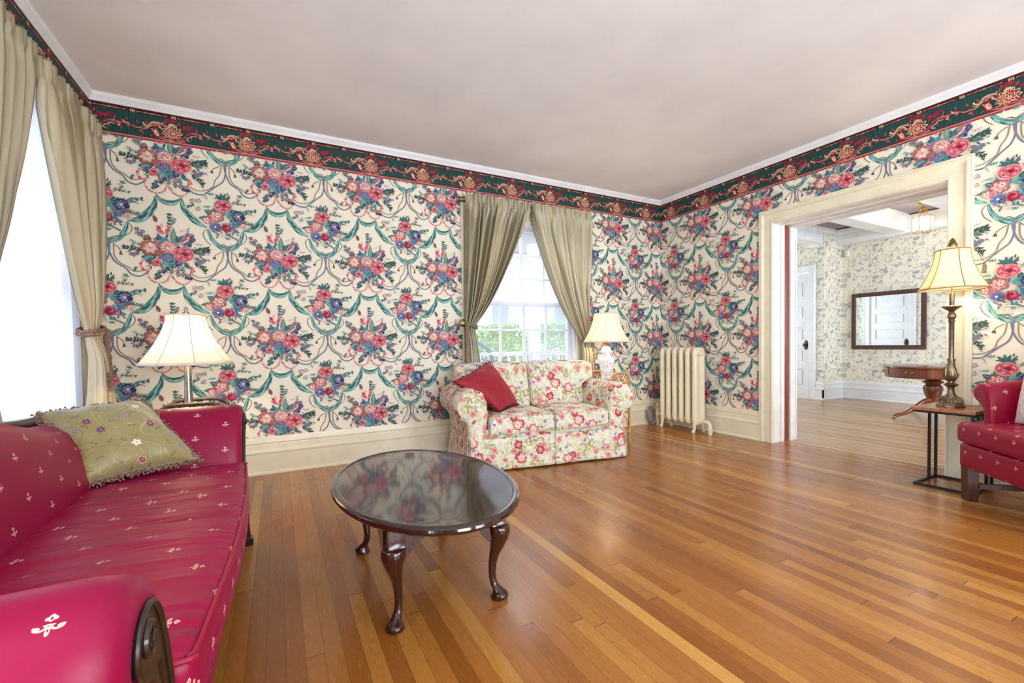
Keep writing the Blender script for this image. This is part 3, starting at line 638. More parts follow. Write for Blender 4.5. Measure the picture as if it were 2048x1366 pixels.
def panel_door(n,fr,u0,u1,zt,knob_u,mat=M_WHITE):
    g=G(); W_=u1-u0
    rows=[(.20,.50),(.62,.86),(1.00,1.24),(1.38,1.62),(1.75,2.04)]
    def bx(G_,a,b,c,d,e,f):
        v=[fr(u,w,q) for u in(a,b) for w in(c,d) for q in(e,f)]; G_.add(v,[(0,1,3,2),(4,6,7,5),(0,4,5,1),(2,3,7,6),(0,2,6,4),(1,5,7,3)])
    bx(g,u0,u1,.008,zt,-.05,-.024)
    zs=[.008]+[x for r in rows for x in r]+[zt]
    bx(g,u0,u0+.11,.008,zt,-.025,0); bx(g,u1-.11,u1,.008,zt,-.025,0)
    for i in range(0,len(zs),2): bx(g,u0+.11,u1-.11,zs[i],zs[i+1],-.025,0)
    for a,b in rows: 
        bx(g,u0+.135,u1-.135,a+.03,b-.03,-.025,-.008)
    root=struct(g.build('door_%d'%n,mat,smooth=False))
    M_K=simple('aged_brass_dark',(86,78,62),0.35,0.1,60,Metallic=1.0)
    c=fr(knob_u,.93,0); nx=Vector(fr(knob_u,.93,1))-Vector(c); uu=Vector(fr(knob_u+1,.93,0))-Vector(c)
    M=frame(c,uu,(0,0,1)); 
    if (M.to_3x3()@Vector((0,0,1))).dot(nx)<0: M=frame(c,-uu,(0,0,1))
    kg=G(); S=Matrix.Diagonal((1,2.1,1,1)); kg.lathe([(.04,0),(.040,.006),(.032,.009),(0,.010)],24,M=M@S); kg.lathe([(.012,.008),(.010,.03),(.018,.04),(.028,.052),(.026,.064),(.012,.07),(0,.071)],20,M=M)
    kg.build('door_handle',M_K,root)
    return root
panel_door(2,lambda u,w,d:(HB+.03-d,-u,w),-HD[1],-HD[0],HD[2]-.01,-HD[0]-.06)
panel_door(3,lambda u,w,d:(XH-.02+d,u,w),HD2[0],HD2[1],HD2[2]-.01,HD2[0]+.07)
casing('trim_40',lambda u,w,d:(HB-d,-u,w),-HD[1],-HD[0],0,HD[2],M_WHITE,WC); casing('trim_41',lambda u,w,d:(XH+d,u,w),HD2[0],HD2[1],0,HD2[2],M_WHITE,WC)

# ------------------------------------------------------------------ outside the garden window
M_LAWN=simple('lawn',(96,130,62),0.9,0.2,3); M_PORCH=simple('porch_boards',(196,198,200),0.6,0.04,6)
struct(G().box(-14,16,4.3,24,-1.0,-.75).build('ground',M_LAWN,smooth=False))
struct(G().box(-1,6,4.26,6.3,-.75,-.02).build('porch_floor',M_PORCH,smooth=False))
M_LEAF=simple('shrub_leaf',(128,190,66),0.6,0.3,2.0)
def shrub(name,c,r,h,n,seed,label,mat,group='garden shrubs beyond the porch'):
    R=random.Random(seed); t=thing(name,label,'shrub',(c[0],c[1],c[2]),group=group)
    g=G()
    for k in range(n):
        a=R.uniform(0,2*PI); z=R.random(); q=math.sqrt(R.random())*r*math.sqrt(max(.05,1-abs(z-.45)**2*2.6))
        p=Vector((q*math.cos(a),q*math.sin(a),.1+z*h)); d=Vector((R.uniform(-1,1),R.uniform(-1,1),R.uniform(-.3,1))).normalized(); e=d.cross(Vector((R.uniform(-1,1),R.uniform(-1,1),.3))).normalized(); L=R.uniform(.05,.11)
        nn=d.cross(e)*L*.12
        g.add([p,p+d*L*.5+e*L*.28+nn,p+d*L,p+d*L*.5-e*L*.28+nn],[(0,1,2),(0,2,3)])
    g.build('foliage',mat,t,merge=False,smooth=False)
    s=G()
    for k in range(7):
        a=2*PI*k/7; s.tube([(0,0,-.05),(.3*r*math.cos(a),.3*r*math.sin(a),h*.5),(.6*r*math.cos(a+.3),.6*r*math.sin(a+.3),h*.85)],[.02,.014,.006],6)
    s.build('stem',simple('bark',(96,80,62),.8,.2),t); return t
M_LEAF2=simple('shrub_leaf_pale',(164,196,96),0.6,0.25,2.0)
shrub('garden_shrub',(2.9,8.2,-.75),.75,2.3,5200,1,'bright green leafy shrub seen through the left panes of the garden window',M_LEAF)
shrub('garden_shrub',(4.7,9.5,-.75),.9,2.1,5200,2,'paler green shrub seen through the middle panes of the garden window',M_LEAF2)
shrub('garden_shrub',(6.9,10.5,-.75),1.1,2.2,4200,4,'green shrub behind the sheer on the right side of the garden window',M_LEAF)
# porch railing
def railing():
    t=thing('porch_railing','white painted porch railing with square balusters outside the garden window','railing',(0,6.0,-.02))
    g=G(); g.box(-1,6,-.04,.04,.86,.92); g.build('handrail',M_WHITE,t,smooth=False); g=G(); g.box(-1,6,-.03,.03,.10,.15); g.build('bottom_rail',M_WHITE,t,smooth=False)
    first=None
    for k in range(44):
        x=-.9+k*.155
        if first is None:
            g=G(); g.box(-.016,.016,-.016,.016,.15,.86); first=g.build('baluster',M_WHITE,t,smooth=False); first.location.x=x
        else:
            c=first.copy(); COL.objects.link(c); c.parent=t; c.location.x=x
    for x in(1.0,3.6): g=G(); g.box(x-.07,x+.07,-.07,.07,0,2.6); g.build('post',M_WHITE,t,smooth=False)
    return t
railing()
def porch_chair():
    t=thing('porch_chair','blue grey curved porch chair back with open mesh seen through the window','chair',(2.31,5.35,.01),0.1)
    m=simple('chair_blue_grey_paint',(96,104,132),.5,.05)
    out=[(-.27,0,.42),(-.27,.02,.72),(-.2,.04,.94),(0,.05,1.04),(.2,.04,.94),(.29,.02,.72),(.30,0,.42)]
    g=G(); g.tube(spline(out,6),[.026]*37,10,flat=(1,1.0)); g.build('backrest_frame',m,t)
    g=G()
    for k in range(-6,7):
        for s in(-1,1):
            pts=[]
            for i in range(9):
                z=.44+i*.07; x=k*.06+s*(i-4)*.035
                if abs(x)<.26*math.sqrt(max(0,1-((z-.42)/.62)**4)): pts.append((x,.02+.03*(i/8),z))
            if len(pts)>1: g.tube(pts,.004,4)
    g.build('backrest_mesh',m,t)
    g=G(); g.rbox((0,-.22,.42),(.56,.5,.05),.02); g.build('seat',m,t)
    for x in(-.24,.24):
        for y in(-.44,0): g=G(); g.tube([(x,y,.41),(x*1.08,y*1.05,0)],[.02,.016],8); g.build('leg',m,t)
porch_chair()
# neighbouring house, pale, far behind
def house():
    t=thing('neighbour_house','pale clapboard house far behind the garden shrubs','house',(7.0,19,-.8))
    g=G(); g.box(-9,9,0,5,0,6.2); g.build('wall',simple('clapboard',(238,232,230),.7,.03,1.2),t,smooth=False)
    g=G(); g.prism([(-.6,6.2),(5.6,6.2),(2.5,9)],-9.4,9.4,lambda a,b,d:(d,a,b)); g.build('roof',simple('roof_shingle',(120,112,112),.8,.1),t,smooth=False)
    for x in(-5,-1.5,2.5,6):
        g=G(); g.box(x-.5,x+.5,-.05,0,2.2,4.0); w=g.build('window',M_WHITE,t,smooth=False); g=G(); g.box(x-.42,x+.42,-.07,-.05,2.3,3.9); g.build('pane',simple('far_pane',(176,184,196),.3,.02),w,smooth=False)
house()
# ------------------------------------------------------------------ curtains
def fabric_sheer(name,alpha,folds=0.0):
    g=NT(name); mx=g.n('ShaderNodeMixShader'); ms=g.n('ShaderNodeMixShader'); tr=g.n('ShaderNodeBsdfTransparent'); df=g.n('ShaderNodeBsdfDiffuse'); tl=g.n('ShaderNodeBsdfTranslucent')
    for q in(df,tl): q.inputs[0].default_value=lin4((232,232,242))
    L=g.t.links.new; L(df.outputs[0],ms.inputs[1]); L(tl.outputs[0],ms.inputs[2]); ms.inputs[0].default_value=.5
    w=g.noise(g.vmath('MULTIPLY',g.coord('UV'),(900,160,1)),1,2); f=g.math('MULTIPLY_ADD',w,.16,alpha-.08,clamp=True)
    L(tr.outputs[0],mx.inputs[1]); L(ms.outputs[0],mx.inputs[2]); L(f,mx.inputs[0]); L(mx.outputs[0],g.out.inputs[0]); return g.m
M_SHEER=fabric_sheer('white_voile',.27); M_SHEER2=fabric_sheer('white_voile_dense',.97)
def m_silk():
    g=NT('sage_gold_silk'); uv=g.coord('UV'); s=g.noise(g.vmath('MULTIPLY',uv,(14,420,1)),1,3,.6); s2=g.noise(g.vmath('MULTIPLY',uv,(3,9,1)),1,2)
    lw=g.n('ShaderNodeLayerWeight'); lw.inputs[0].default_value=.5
    col=g.mix(lw.outputs['Facing'],lin4((216,208,180)),lin4((122,106,62)))  # two-tone silk; the dark grazing tone also puts fold shade into the colour
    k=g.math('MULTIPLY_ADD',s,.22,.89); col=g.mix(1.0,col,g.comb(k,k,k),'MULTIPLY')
    b=g.n('ShaderNodeBsdfPrincipled'); g.put(b.inputs['Base Color'],col); b.inputs['Roughness'].default_value=.29; b.inputs['Sheen Weight'].default_value=.35; b.inputs['Sheen Roughness'].default_value=.35
    g.put(b.inputs['Normal'],g.bump(s,.12,.002))
    tl=g.n('ShaderNodeBsdfTranslucent'); tl.inputs[0].default_value=lin4((226,200,112)); mx=g.n('ShaderNodeMixShader'); mx.inputs[0].default_value=.26
    L=g.t.links.new; L(b.outputs[0],mx.inputs[1]); L(tl.outputs[0],mx.inputs[2]); L(mx.outputs[0],g.out.inputs[0]); return g.m
M_SILK=m_silk()
M_BRASS=simple('antique_brass',(168,142,86),.3,.12,50,Metallic=1.0)
def m_rope(name,a,b,sc1=260):
    g=NT(name); w=g.noise(g.coord(),sc1,2); col=g.ramp(w,[(.36,a),(.48,b),(.52,a),(.64,(206,186,156))]); g.bsdf(col,.7,Normal=g.bump(w,.6,.004)); return g.m
M_ROPE=m_rope('wine_and_gold_cord',(82,36,36),(142,104,84))
M_ROPE2=m_rope('olive_gold_cord',(70,62,46),(132,116,84))
def curtain(label,fr,outer,inner,ztop,tie_u,tie_z,tie_w,zbot,bot_out,bot_in,nf,seed,d0=.085,amp=.028,rope=M_ROPE,knob='left',group=None,bow=.35,face=1):
    """outer/inner: rod span; tie centre; fr(u,w,d)"""
    R=random.Random(seed); t=thing('curtain',label,'curtain',fr(outer,0,0),group=group)
    nu=nf*14+1; nv=64; sgn=1 if inner>outer else -1
    ph=[R.uniform(-.9,.9) for _ in range(nf+2)]; am=[R.uniform(.65,1.3) for _ in range(nf+2)]
    tieo,tiei=tie_u-sgn*tie_w*.5,tie_u+sgn*tie_w*.5
    def P(i,j):
        s=i/(nu-1); 
        if j<3: z=ztop+.035-(j/3)*.035; v=0
        else: v=(j-3)/(nv-4); z=lerp(ztop,zbot,v)
        vt=(ztop-tie_z)/(ztop-zbot)
        if v<=vt:
            q=v/vt; e=q**(1+bow)
            q2=q**2.2
            uo=lerp(outer,tieo,q2); ui=lerp(inner,tiei,e*.86+.14*q**6); A=amp*lerp(1,.55,q)
        else:
            q=(v-vt)/(1-vt); uo=lerp(tieo,bot_out,sm(q*1.1)); ui=lerp(tiei,bot_in,sm(q*1.1)); A=amp*lerp(.55,1.2,q)
        hd=math.exp(-((v-vt)/.045)**2)
        sw_=s+.055*math.sin(2*PI*s*1.7+seed)*math.sin(PI*s)+.03*math.sin(2*PI*s*4.3+seed*2)*math.sin(PI*s)
        k=sw_*nf; ki=int(max(0,min(nf-1,k))); a=lerp(am[ki],am[ki+1],k-ki)
        sw=math.sin(2*PI*k+1.1*math.sin(v*4+seed)); sw=math.copysign(abs(sw)**.75,sw)+.38*math.sin(4*PI*k+2.3*v+seed)+.22*math.sin(7*PI*k-3*v)
        if j<3 or v<.03: sw+=.7*math.sin(6*PI*k+seed)
        u=lerp(uo,ui,s)+.006*math.sin(9*v+7*s)*(1 if v>.05 else 0)+ .25*A*math.cos(2*PI*k)*(v>.02)
        d=d0+A*a*sw*(1-.35*hd)+.012*math.sin(PI*s)*(1-hd)+.02*(1-hd)*(v>vt)
        hf=1-sm((v-.015)/.07) if j>=3 else 1
        d=lerp(d,.102+.55*A*(1+max(-1,min(1,sw))),hf)
        return fr(u,z,max(.012,d))
    g=G(); Lw=abs(inner-outer)*2.0; H=ztop-zbot
    g.grid(P,nu,nv,uvf=lambda i,j:(Lw*i/(nu-1),H*j/(nv-1)))
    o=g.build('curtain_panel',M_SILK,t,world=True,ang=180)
    md=o.modifiers.new('t','SOLIDIFY'); md.thickness=.0015
    # tieback rope round the gathered waist
    dc=d0; rp=[]
    for k in range(24):
        a=2*PI*k/24; rp.append(fr(tie_u+math.cos(a)*(tie_w*.5+.012),tie_z+.02*math.cos(a)*sgn*-1,dc+math.sin(a)*(.058)))
    g=G(); g.tube(rp,.013,8,closed=True); g.tube([Vector(p)+Vector((0,0,.019)) for p in rp],.010,8,closed=True); r=g.build('tieback_rope',rope,t,world=True)
    hb=Vector(fr(tieo-sgn*.02,tie_z+.03,.07))
    w=Vector(fr(0,0,1))-Vector(fr(0,0,0)); uu=Vector(fr(1,0,0))-Vector(fr(0,0,0)); M=frame(hb-w*.0,uu,(0,0,1))
    if (M.to_3x3()@Vector((0,0,1))).dot(w)<0: M=frame(hb,-uu,(0,0,1))
    g=G(); g.lathe([(.008,-.07),(.008,.0),(.02,.004),(.036,.01),(.038,.016),(.030,.024),(.018,.026),(.012,.034),(0,.036)],20,M=M); g.build('holdback_knob',M_BRASS,t,world=True)
    # tassel hanging from the knot
    tp=Vector(fr(tieo-sgn*.005,tie_z-.01,.15)); pts=[tp+Vector((0,0,.03)),tp+Vector((0,0,-.06)),tp+Vector((0,0,-.13))]
    g=G(); g.tube(pts,[.016,.018,.017],8); g.lathe([(.0,.0),(.020,-.01),(.026,-.03),(.017,-.045),(.020,-.05),(.027,-.12),(.030,-.24),(.0,-.24)][::-1],14,c=tuple(tp+Vector((0,0,-.12)))); g.build('tassel',rope,t,world=True)
    return t
# garden window pair, rod and sheer
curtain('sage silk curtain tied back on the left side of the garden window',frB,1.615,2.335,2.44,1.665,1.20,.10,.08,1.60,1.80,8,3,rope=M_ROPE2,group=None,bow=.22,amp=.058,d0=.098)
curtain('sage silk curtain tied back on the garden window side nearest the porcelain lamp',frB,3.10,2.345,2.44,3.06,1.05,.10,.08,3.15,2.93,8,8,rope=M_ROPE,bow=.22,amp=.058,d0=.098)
def rod(fr,u0,u1,z,d,label,group=None):
    t=thing('curtain_rod',label,'curtain rod',fr(u0,z,d),group=group); g=G(); g.tube([fr(u0,z,d),fr(u1,z,d)],.009,10); g.build('rod',M_BRASS,t,world=True)
    for u,s in((u0,-1),(u1,1)):
        g=G(); g.ball(fr(u+s*.018,z,d),.018,14); g.build('finial',M_BRASS,t,world=True)
        g=G(); g.tube([fr(u-s*.008,z-.01,d-.004),fr(u-s*.008,z-.02,d*.5),fr(u-s*.008,z-.02,.0)],.006,8); g.build('bracket',M_BRASS,t,world=True)
rod(frB,1.575,3.115,2.44,.085,'slim brass rod carrying the curtains of the garden window')
rod(frL,2.20,3.82,2.44,.085,'brass rod carrying the curtains of the left side window')
def sheer(fr,u0,u1,z0,z1,d,nf,seed,label,mat,name='sheer_curtain'):
    R=random.Random(seed); nu=nf*12+1; a=[R.uniform(.5,1.4) for _ in range(nf+1)]; g=G()
    def P(i,j):
        s=i/(nu-1); v=j/24; k=s*nf; ki=min(nf-1,int(k)); A=lerp(a[ki],a[ki+1],k-ki)*(.018 if nf>12 else .012)
        return fr(lerp(u0,u1,s)+.01*math.sin(3*v+6*s),lerp(z1,z0,v),d+A*math.sin(2*PI*k+.8*math.sin(2*v+seed)))
    g.grid(P,nu,25,uvf=lambda i,j:((u1-u0)*1.5*i/(nu-1),(z1-z0)*j/24)); o=g.build(name,mat,None,ang=180); return tag(o,label,'sheer curtain')
sheer(frB,1.74,2.98,.62,2.36,-.046,11,4,'thin white sheer hanging across the garden window behind the loveseat',M_SHEER)
sheer(frB,2.30,2.98,.62,2.36,-.014,10,5,'second fold of white sheer bunched over the right half of the garden window',M_SHEER)
sheer(frL,2.36,3.70,.5,2.40,.02,13,9,'white sheer curtain over the side window behind the red sofa',M_SHEER2)
# side window pair
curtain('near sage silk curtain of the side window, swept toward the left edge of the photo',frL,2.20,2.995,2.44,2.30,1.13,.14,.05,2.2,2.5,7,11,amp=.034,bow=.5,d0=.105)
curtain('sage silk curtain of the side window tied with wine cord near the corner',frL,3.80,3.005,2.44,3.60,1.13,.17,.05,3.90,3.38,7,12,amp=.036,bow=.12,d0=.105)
# ------------------------------------------------------------------ fabrics and woods
def petals(g,uv,scale,R0,n,thr,soft=.1,dim='2D',squash=.28):
    v=g.vor(uv,scale,dim); loc=g.vmath('SUBTRACT',uv,v['Position']); c=g.sep(v['Color']); l=g.sep(loc)
    r=g.vmath('LENGTH',loc,out=1); an=g.math('ADD',g.math('ARCTAN2',l[1],l[0]),g.math('MULTIPLY',c[1],6.28))
    wob=g.math('MULTIPLY_ADD',g.math('COSINE',g.math('MULTIPLY',an,float(n))),squash,1-squash)
    rp=g.math('DIVIDE',g.math('DIVIDE',r,R0*1.0),wob); on=g.math('GREATER_THAN',c[0],thr)
    m=g.math('MULTIPLY',g.step(rp,1.0,soft),on); return m,rp,c,an
def m_fleur(name,base,motif=(236,196,170),swap=True,s=.019,rough=.36,px=.25,py=.135,flip=1,bumpy=.0):
    g=NT(name); uv=g.sep(g.coord('UV')); a,b=(uv[1],uv[0]) if swap else (uv[0],uv[1])
    if flip<0: b=g.math('MULTIPLY',b,-1.0)
    def cell(oa,ob):
        x=g.math('MULTIPLY',g.math('SUBTRACT',g.math('FRACT',g.math('ADD',g.math('DIVIDE',a,px),oa)),.5),px/s)
        y=g.math('MULTIPLY',g.math('SUBTRACT',g.math('FRACT',g.math('ADD',g.math('DIVIDE',b,py),ob)),.5),py/s)
        return g.math('ABSOLUTE',x),y
    def el(x,y,cx,cy,rx,ry):
        dx=g.math('DIVIDE',g.math('SUBTRACT',x,cx),rx); dy=g.math('DIVIDE',g.math('SUBTRACT',y,cy),ry)
        return g.math('SUBTRACT',g.math('SQRT',g.math('ADD',g.math('MULTIPLY',dx,dx),g.math('MULTIPLY',dy,dy))),1.0)
    def fl(x,y):
        parts=[el(x,y,0,.62,.24,.38),el(x,y,.28,.55,.16,.2),el(x,y,0,-.62,.17,.42),el(x,y,0,-.05,.42,.09),el(x,y,.78,-.28,.24,.2)]
        ring=g.math('SUBTRACT',g.math('ABSOLUTE',el(x,y,.56,-.12,.40,.36)),.24); ring=g.math('MAXIMUM',ring,g.math('ADD',y,.06))
        parts.append(ring); m=parts[0]
        for p in parts[1:]: m=g.math('MINIMUM',m,p)
        hole=g.math('MULTIPLY_ADD',el(x,y,0,.55,.09,.16),-1.0,0.0); m=g.math('MAXIMUM',m,hole)
        hole=g.math('MULTIPLY_ADD',el(x,y,0,-.55,.07,.14),-1.0,0.0); return g.math('MAXIMUM',m,hole)
    f=g.math('MINIMUM',fl(*cell(0.0,0.0)),fl(*cell(.5,.5)))
    mk=g.step(f,0.0,.06)
    th=g.noise(g.vmath('MULTIPLY',g.coord('UV'),(900,220,1)),1,2); k=g.math('MULTIPLY_ADD',th,.16,.92)
    col=g.mix(1.0,lin4(base),g.comb(k,k,k),'MULTIPLY'); col=g.mix(g.math('MULTIPLY',mk,.92),col,lin4(motif))
    nb=g.bump(g.math('ADD',g.math('MULTIPLY',th,.12),g.math('MULTIPLY',mk,.4)),.25,.0012)
    if bumpy:
        U=g.coord('UV'); w1=g.noise(g.vmath('MULTIPLY',U,(1.5,9,1)),1,2,.5,.4); rd=g.math('SUBTRACT',1.0,g.math('MULTIPLY',g.math('ABSOLUTE',g.math('SUBTRACT',w1,.5)),5.0),clamp=True)
        am=g.step(g.noise(g.vmath('MULTIPLY',U,(1.5,2.2,1)),1,1),.5,.2); hh=g.math('MULTIPLY',g.math('POWER',rd,2.2),g.math('MULTIPLY_ADD',am,.75,.25))
        b2=g.n('ShaderNodeBump'); g.put(b2.inputs['Height'],hh); b2.inputs['Strength'].default_value=bumpy; b2.inputs['Distance'].default_value=.011; g.put(b2.inputs['Normal'],nb); nb=b2.outputs[0]
    g.bsdf(col,rough,Normal=nb,Sheen_Weight=.10,Sheen_Roughness=.3,Sheen_Tint=lin4((255,90,180)),Specular_IOR_Level=.32); return g.m
M_RED=m_fleur('crimson_satin_fleur_de_lis',(146,2,58),rough=.42,s=.0140); M_RED2=m_fleur('crimson_satin_fleur_small',(146,3,48),s=.0125,px=.19,py=.125,swap=False,rough=.42)
M_REDW=m_fleur('crimson_satin_wrinkled',(156,3,60),rough=.40,s=.0150,bumpy=.7)
M_REDP=simple('crimson_piping',(164,10,54),.45,.05,80)
def m_floralfab():
    g=NT('chintz_floral_slipcover'); uv=g.coord('UV'); n1=g.noise(uv,26,3,.55); wv=g.n('ShaderNodeVectorMath',operation='ADD')
    nc=g.noise(uv,30,2,.5,out='Color'); d=g.vmath('SCALE',g.vmath('SUBTRACT',nc,(.5,.5,.5))); d.node.inputs['Scale'].default_value=.034
    uvw=g.vmath('ADD',uv,d)
    col=g.ramp(g.noise(uv,5,2),[(.3,(226,218,196)),(.7,(236,232,218))])
    cl=g.noise(uv,9,2,.5); clm=g.step(cl,.50,.06); cli=g.math('SUBTRACT',1.0,clm)
    # leaves: several sizes
    for sc_,R0,thr,c1,c2 in((21,.026,.25,(176,172,116),(214,208,160)),(13,.040,.35,(140,144,90),(200,194,134)),(16,.034,.4,(212,200,132),(234,222,170)),(28,.018,.3,(150,140,112),(198,190,160)),(24,.022,.55,(118,112,84),(170,164,120))):
        m,rp,c,an=petals(g,g.vmath('ADD',uvw,(sc_*.137,sc_*.071,0)),sc_,R0,2,thr,.12,squash=.42)
        leafc=g.ramp(g.math('ADD',g.math('MULTIPLY',rp,.6),g.math('MULTIPLY',n1,.5)),[(.2,c1),(.8,c2)])
        col=g.mix(g.math('MULTIPLY',m,g.math('MULTIPLY_ADD',cli,.72,.22)),col,leafc)
    for sc_,R0,thr,n,cs,off in((17,.019,.75,5,[(0,(96,70,110)),(.5,(156,132,170)),(1,(214,196,214))],.3),(11.5,.028,.66,5,[(0,(120,40,60)),(.35,(226,110,120)),(.8,(240,176,170)),(1,(206,80,96))],.9),
                               (6.1,.040,.60,6,[(0,(86,60,80)),(.18,(236,214,200)),(.45,(216,96,100)),(.75,(186,34,58)),(1,(150,24,46))],.0),(5.2,.050,.62,7,[(0,(70,50,80)),(.2,(244,226,210)),(.55,(240,214,200)),(.78,(206,60,74)),(1,(190,44,66))],.5)):
        m,rp,c,an=petals(g,g.vmath('ADD',uvw,(off,off*2.3,0)),sc_,R0,n,thr,.07,squash=.10)
        st=g.math('MULTIPLY',g.math('SINE',g.math('MULTIPLY',an,23.0)),.20)
        fc=g.ramp(g.math('ADD',rp,st),cs); col=g.mix(m,col,fc)
    li=g.math('ABSOLUTE',g.math('SUBTRACT',g.noise(uv,17,3,.6,.8),.5)); ln=g.step(li,.006,.004)
    col=g.mix(g.math('MULTIPLY',ln,.35),col,lin4((120,104,84)))
    we=g.noise(g.vmath('MULTIPLY',uv,(700,700,1)),1,1); g.bsdf(col,.78,Normal=g.bump(g.math('ADD',g.math('MULTIPLY',we,.15),g.math('MULTIPLY',g.noise(uv,8,3),2.0)),.22,.006),Sheen_Weight=.1); return g.m
M_CHINTZ=m_floralfab()
def m_wood(name,c1,c2,rough,sc_=1.0,coat=.4):
    g=NT(name); P=g.coord(); n=g.noise(g.vmath('MULTIPLY',P,(sc_*40,sc_*40,sc_*5)),1,4,.6,.6); n2=g.noise(P,4*sc_,2)
    col=g.ramp(g.math('MULTIPLY_ADD',n2,.4,g.math('MULTIPLY',n,.6)),[(.3,c1),(.7,c2)]); g.bsdf(col,rough,Coat_Weight=coat,Coat_Roughness=.06); return g.m
M_MAHOG=m_wood('dark_mahogany_polish',(34,14,12),(72,30,20),.22); M_MAHTOP=m_wood('mahogany_table_top',(30,14,14),(52,24,20),.13,1,.9)
M_WALNUT=m_wood('walnut_dark',(26,18,15),(48,33,25),.32); M_HALLMAH=m_wood('hall_table_mahogany',(84,34,16),(136,66,34),.22)
M_FRAMEW=m_wood('mirror_frame_brown',(60,26,20),(84,38,28),.4); M_TOPW=m_wood('acacia_top',(146,84,48),(196,136,92),.35,.6,.3)
M_BLACK=simple('black_steel',(34,36,40),.5,.1,50,Metallic=.3)
M_RATTAN=simple('honey_rattan',(206,152,92),.45,.14,60); M_RATTAND=simple('dark_rattan',(84,66,52),.4,.25,50); M_RATB=simple('rattan_binding',(166,110,62),.5,.2,90)
M_RAD=simple('radiator_enamel',(238,228,198),.35,.012,10)
def inset(poly,d):
    n=len(poly); ar=sum(poly[i][0]*poly[(i+1)%n][1]-poly[(i+1)%n][0]*poly[i][1] for i in range(n)); s=1 if ar>0 else -1; out=[]
    for i in range(n):
        a,b,c=poly[i-1],poly[i],poly[(i+1)%n]; t=Vector((c[0]-a[0],c[1]-a[1])); t=t.normalized() if t.length else t
        out.append((b[0]-t.y*d*s,b[1]+t.x*d*s))
    return out
def spl2(pts,n=5,closed=True): return [(p.x,p.y) for p in spline([(a,b,0) for a,b in pts],n,closed)]
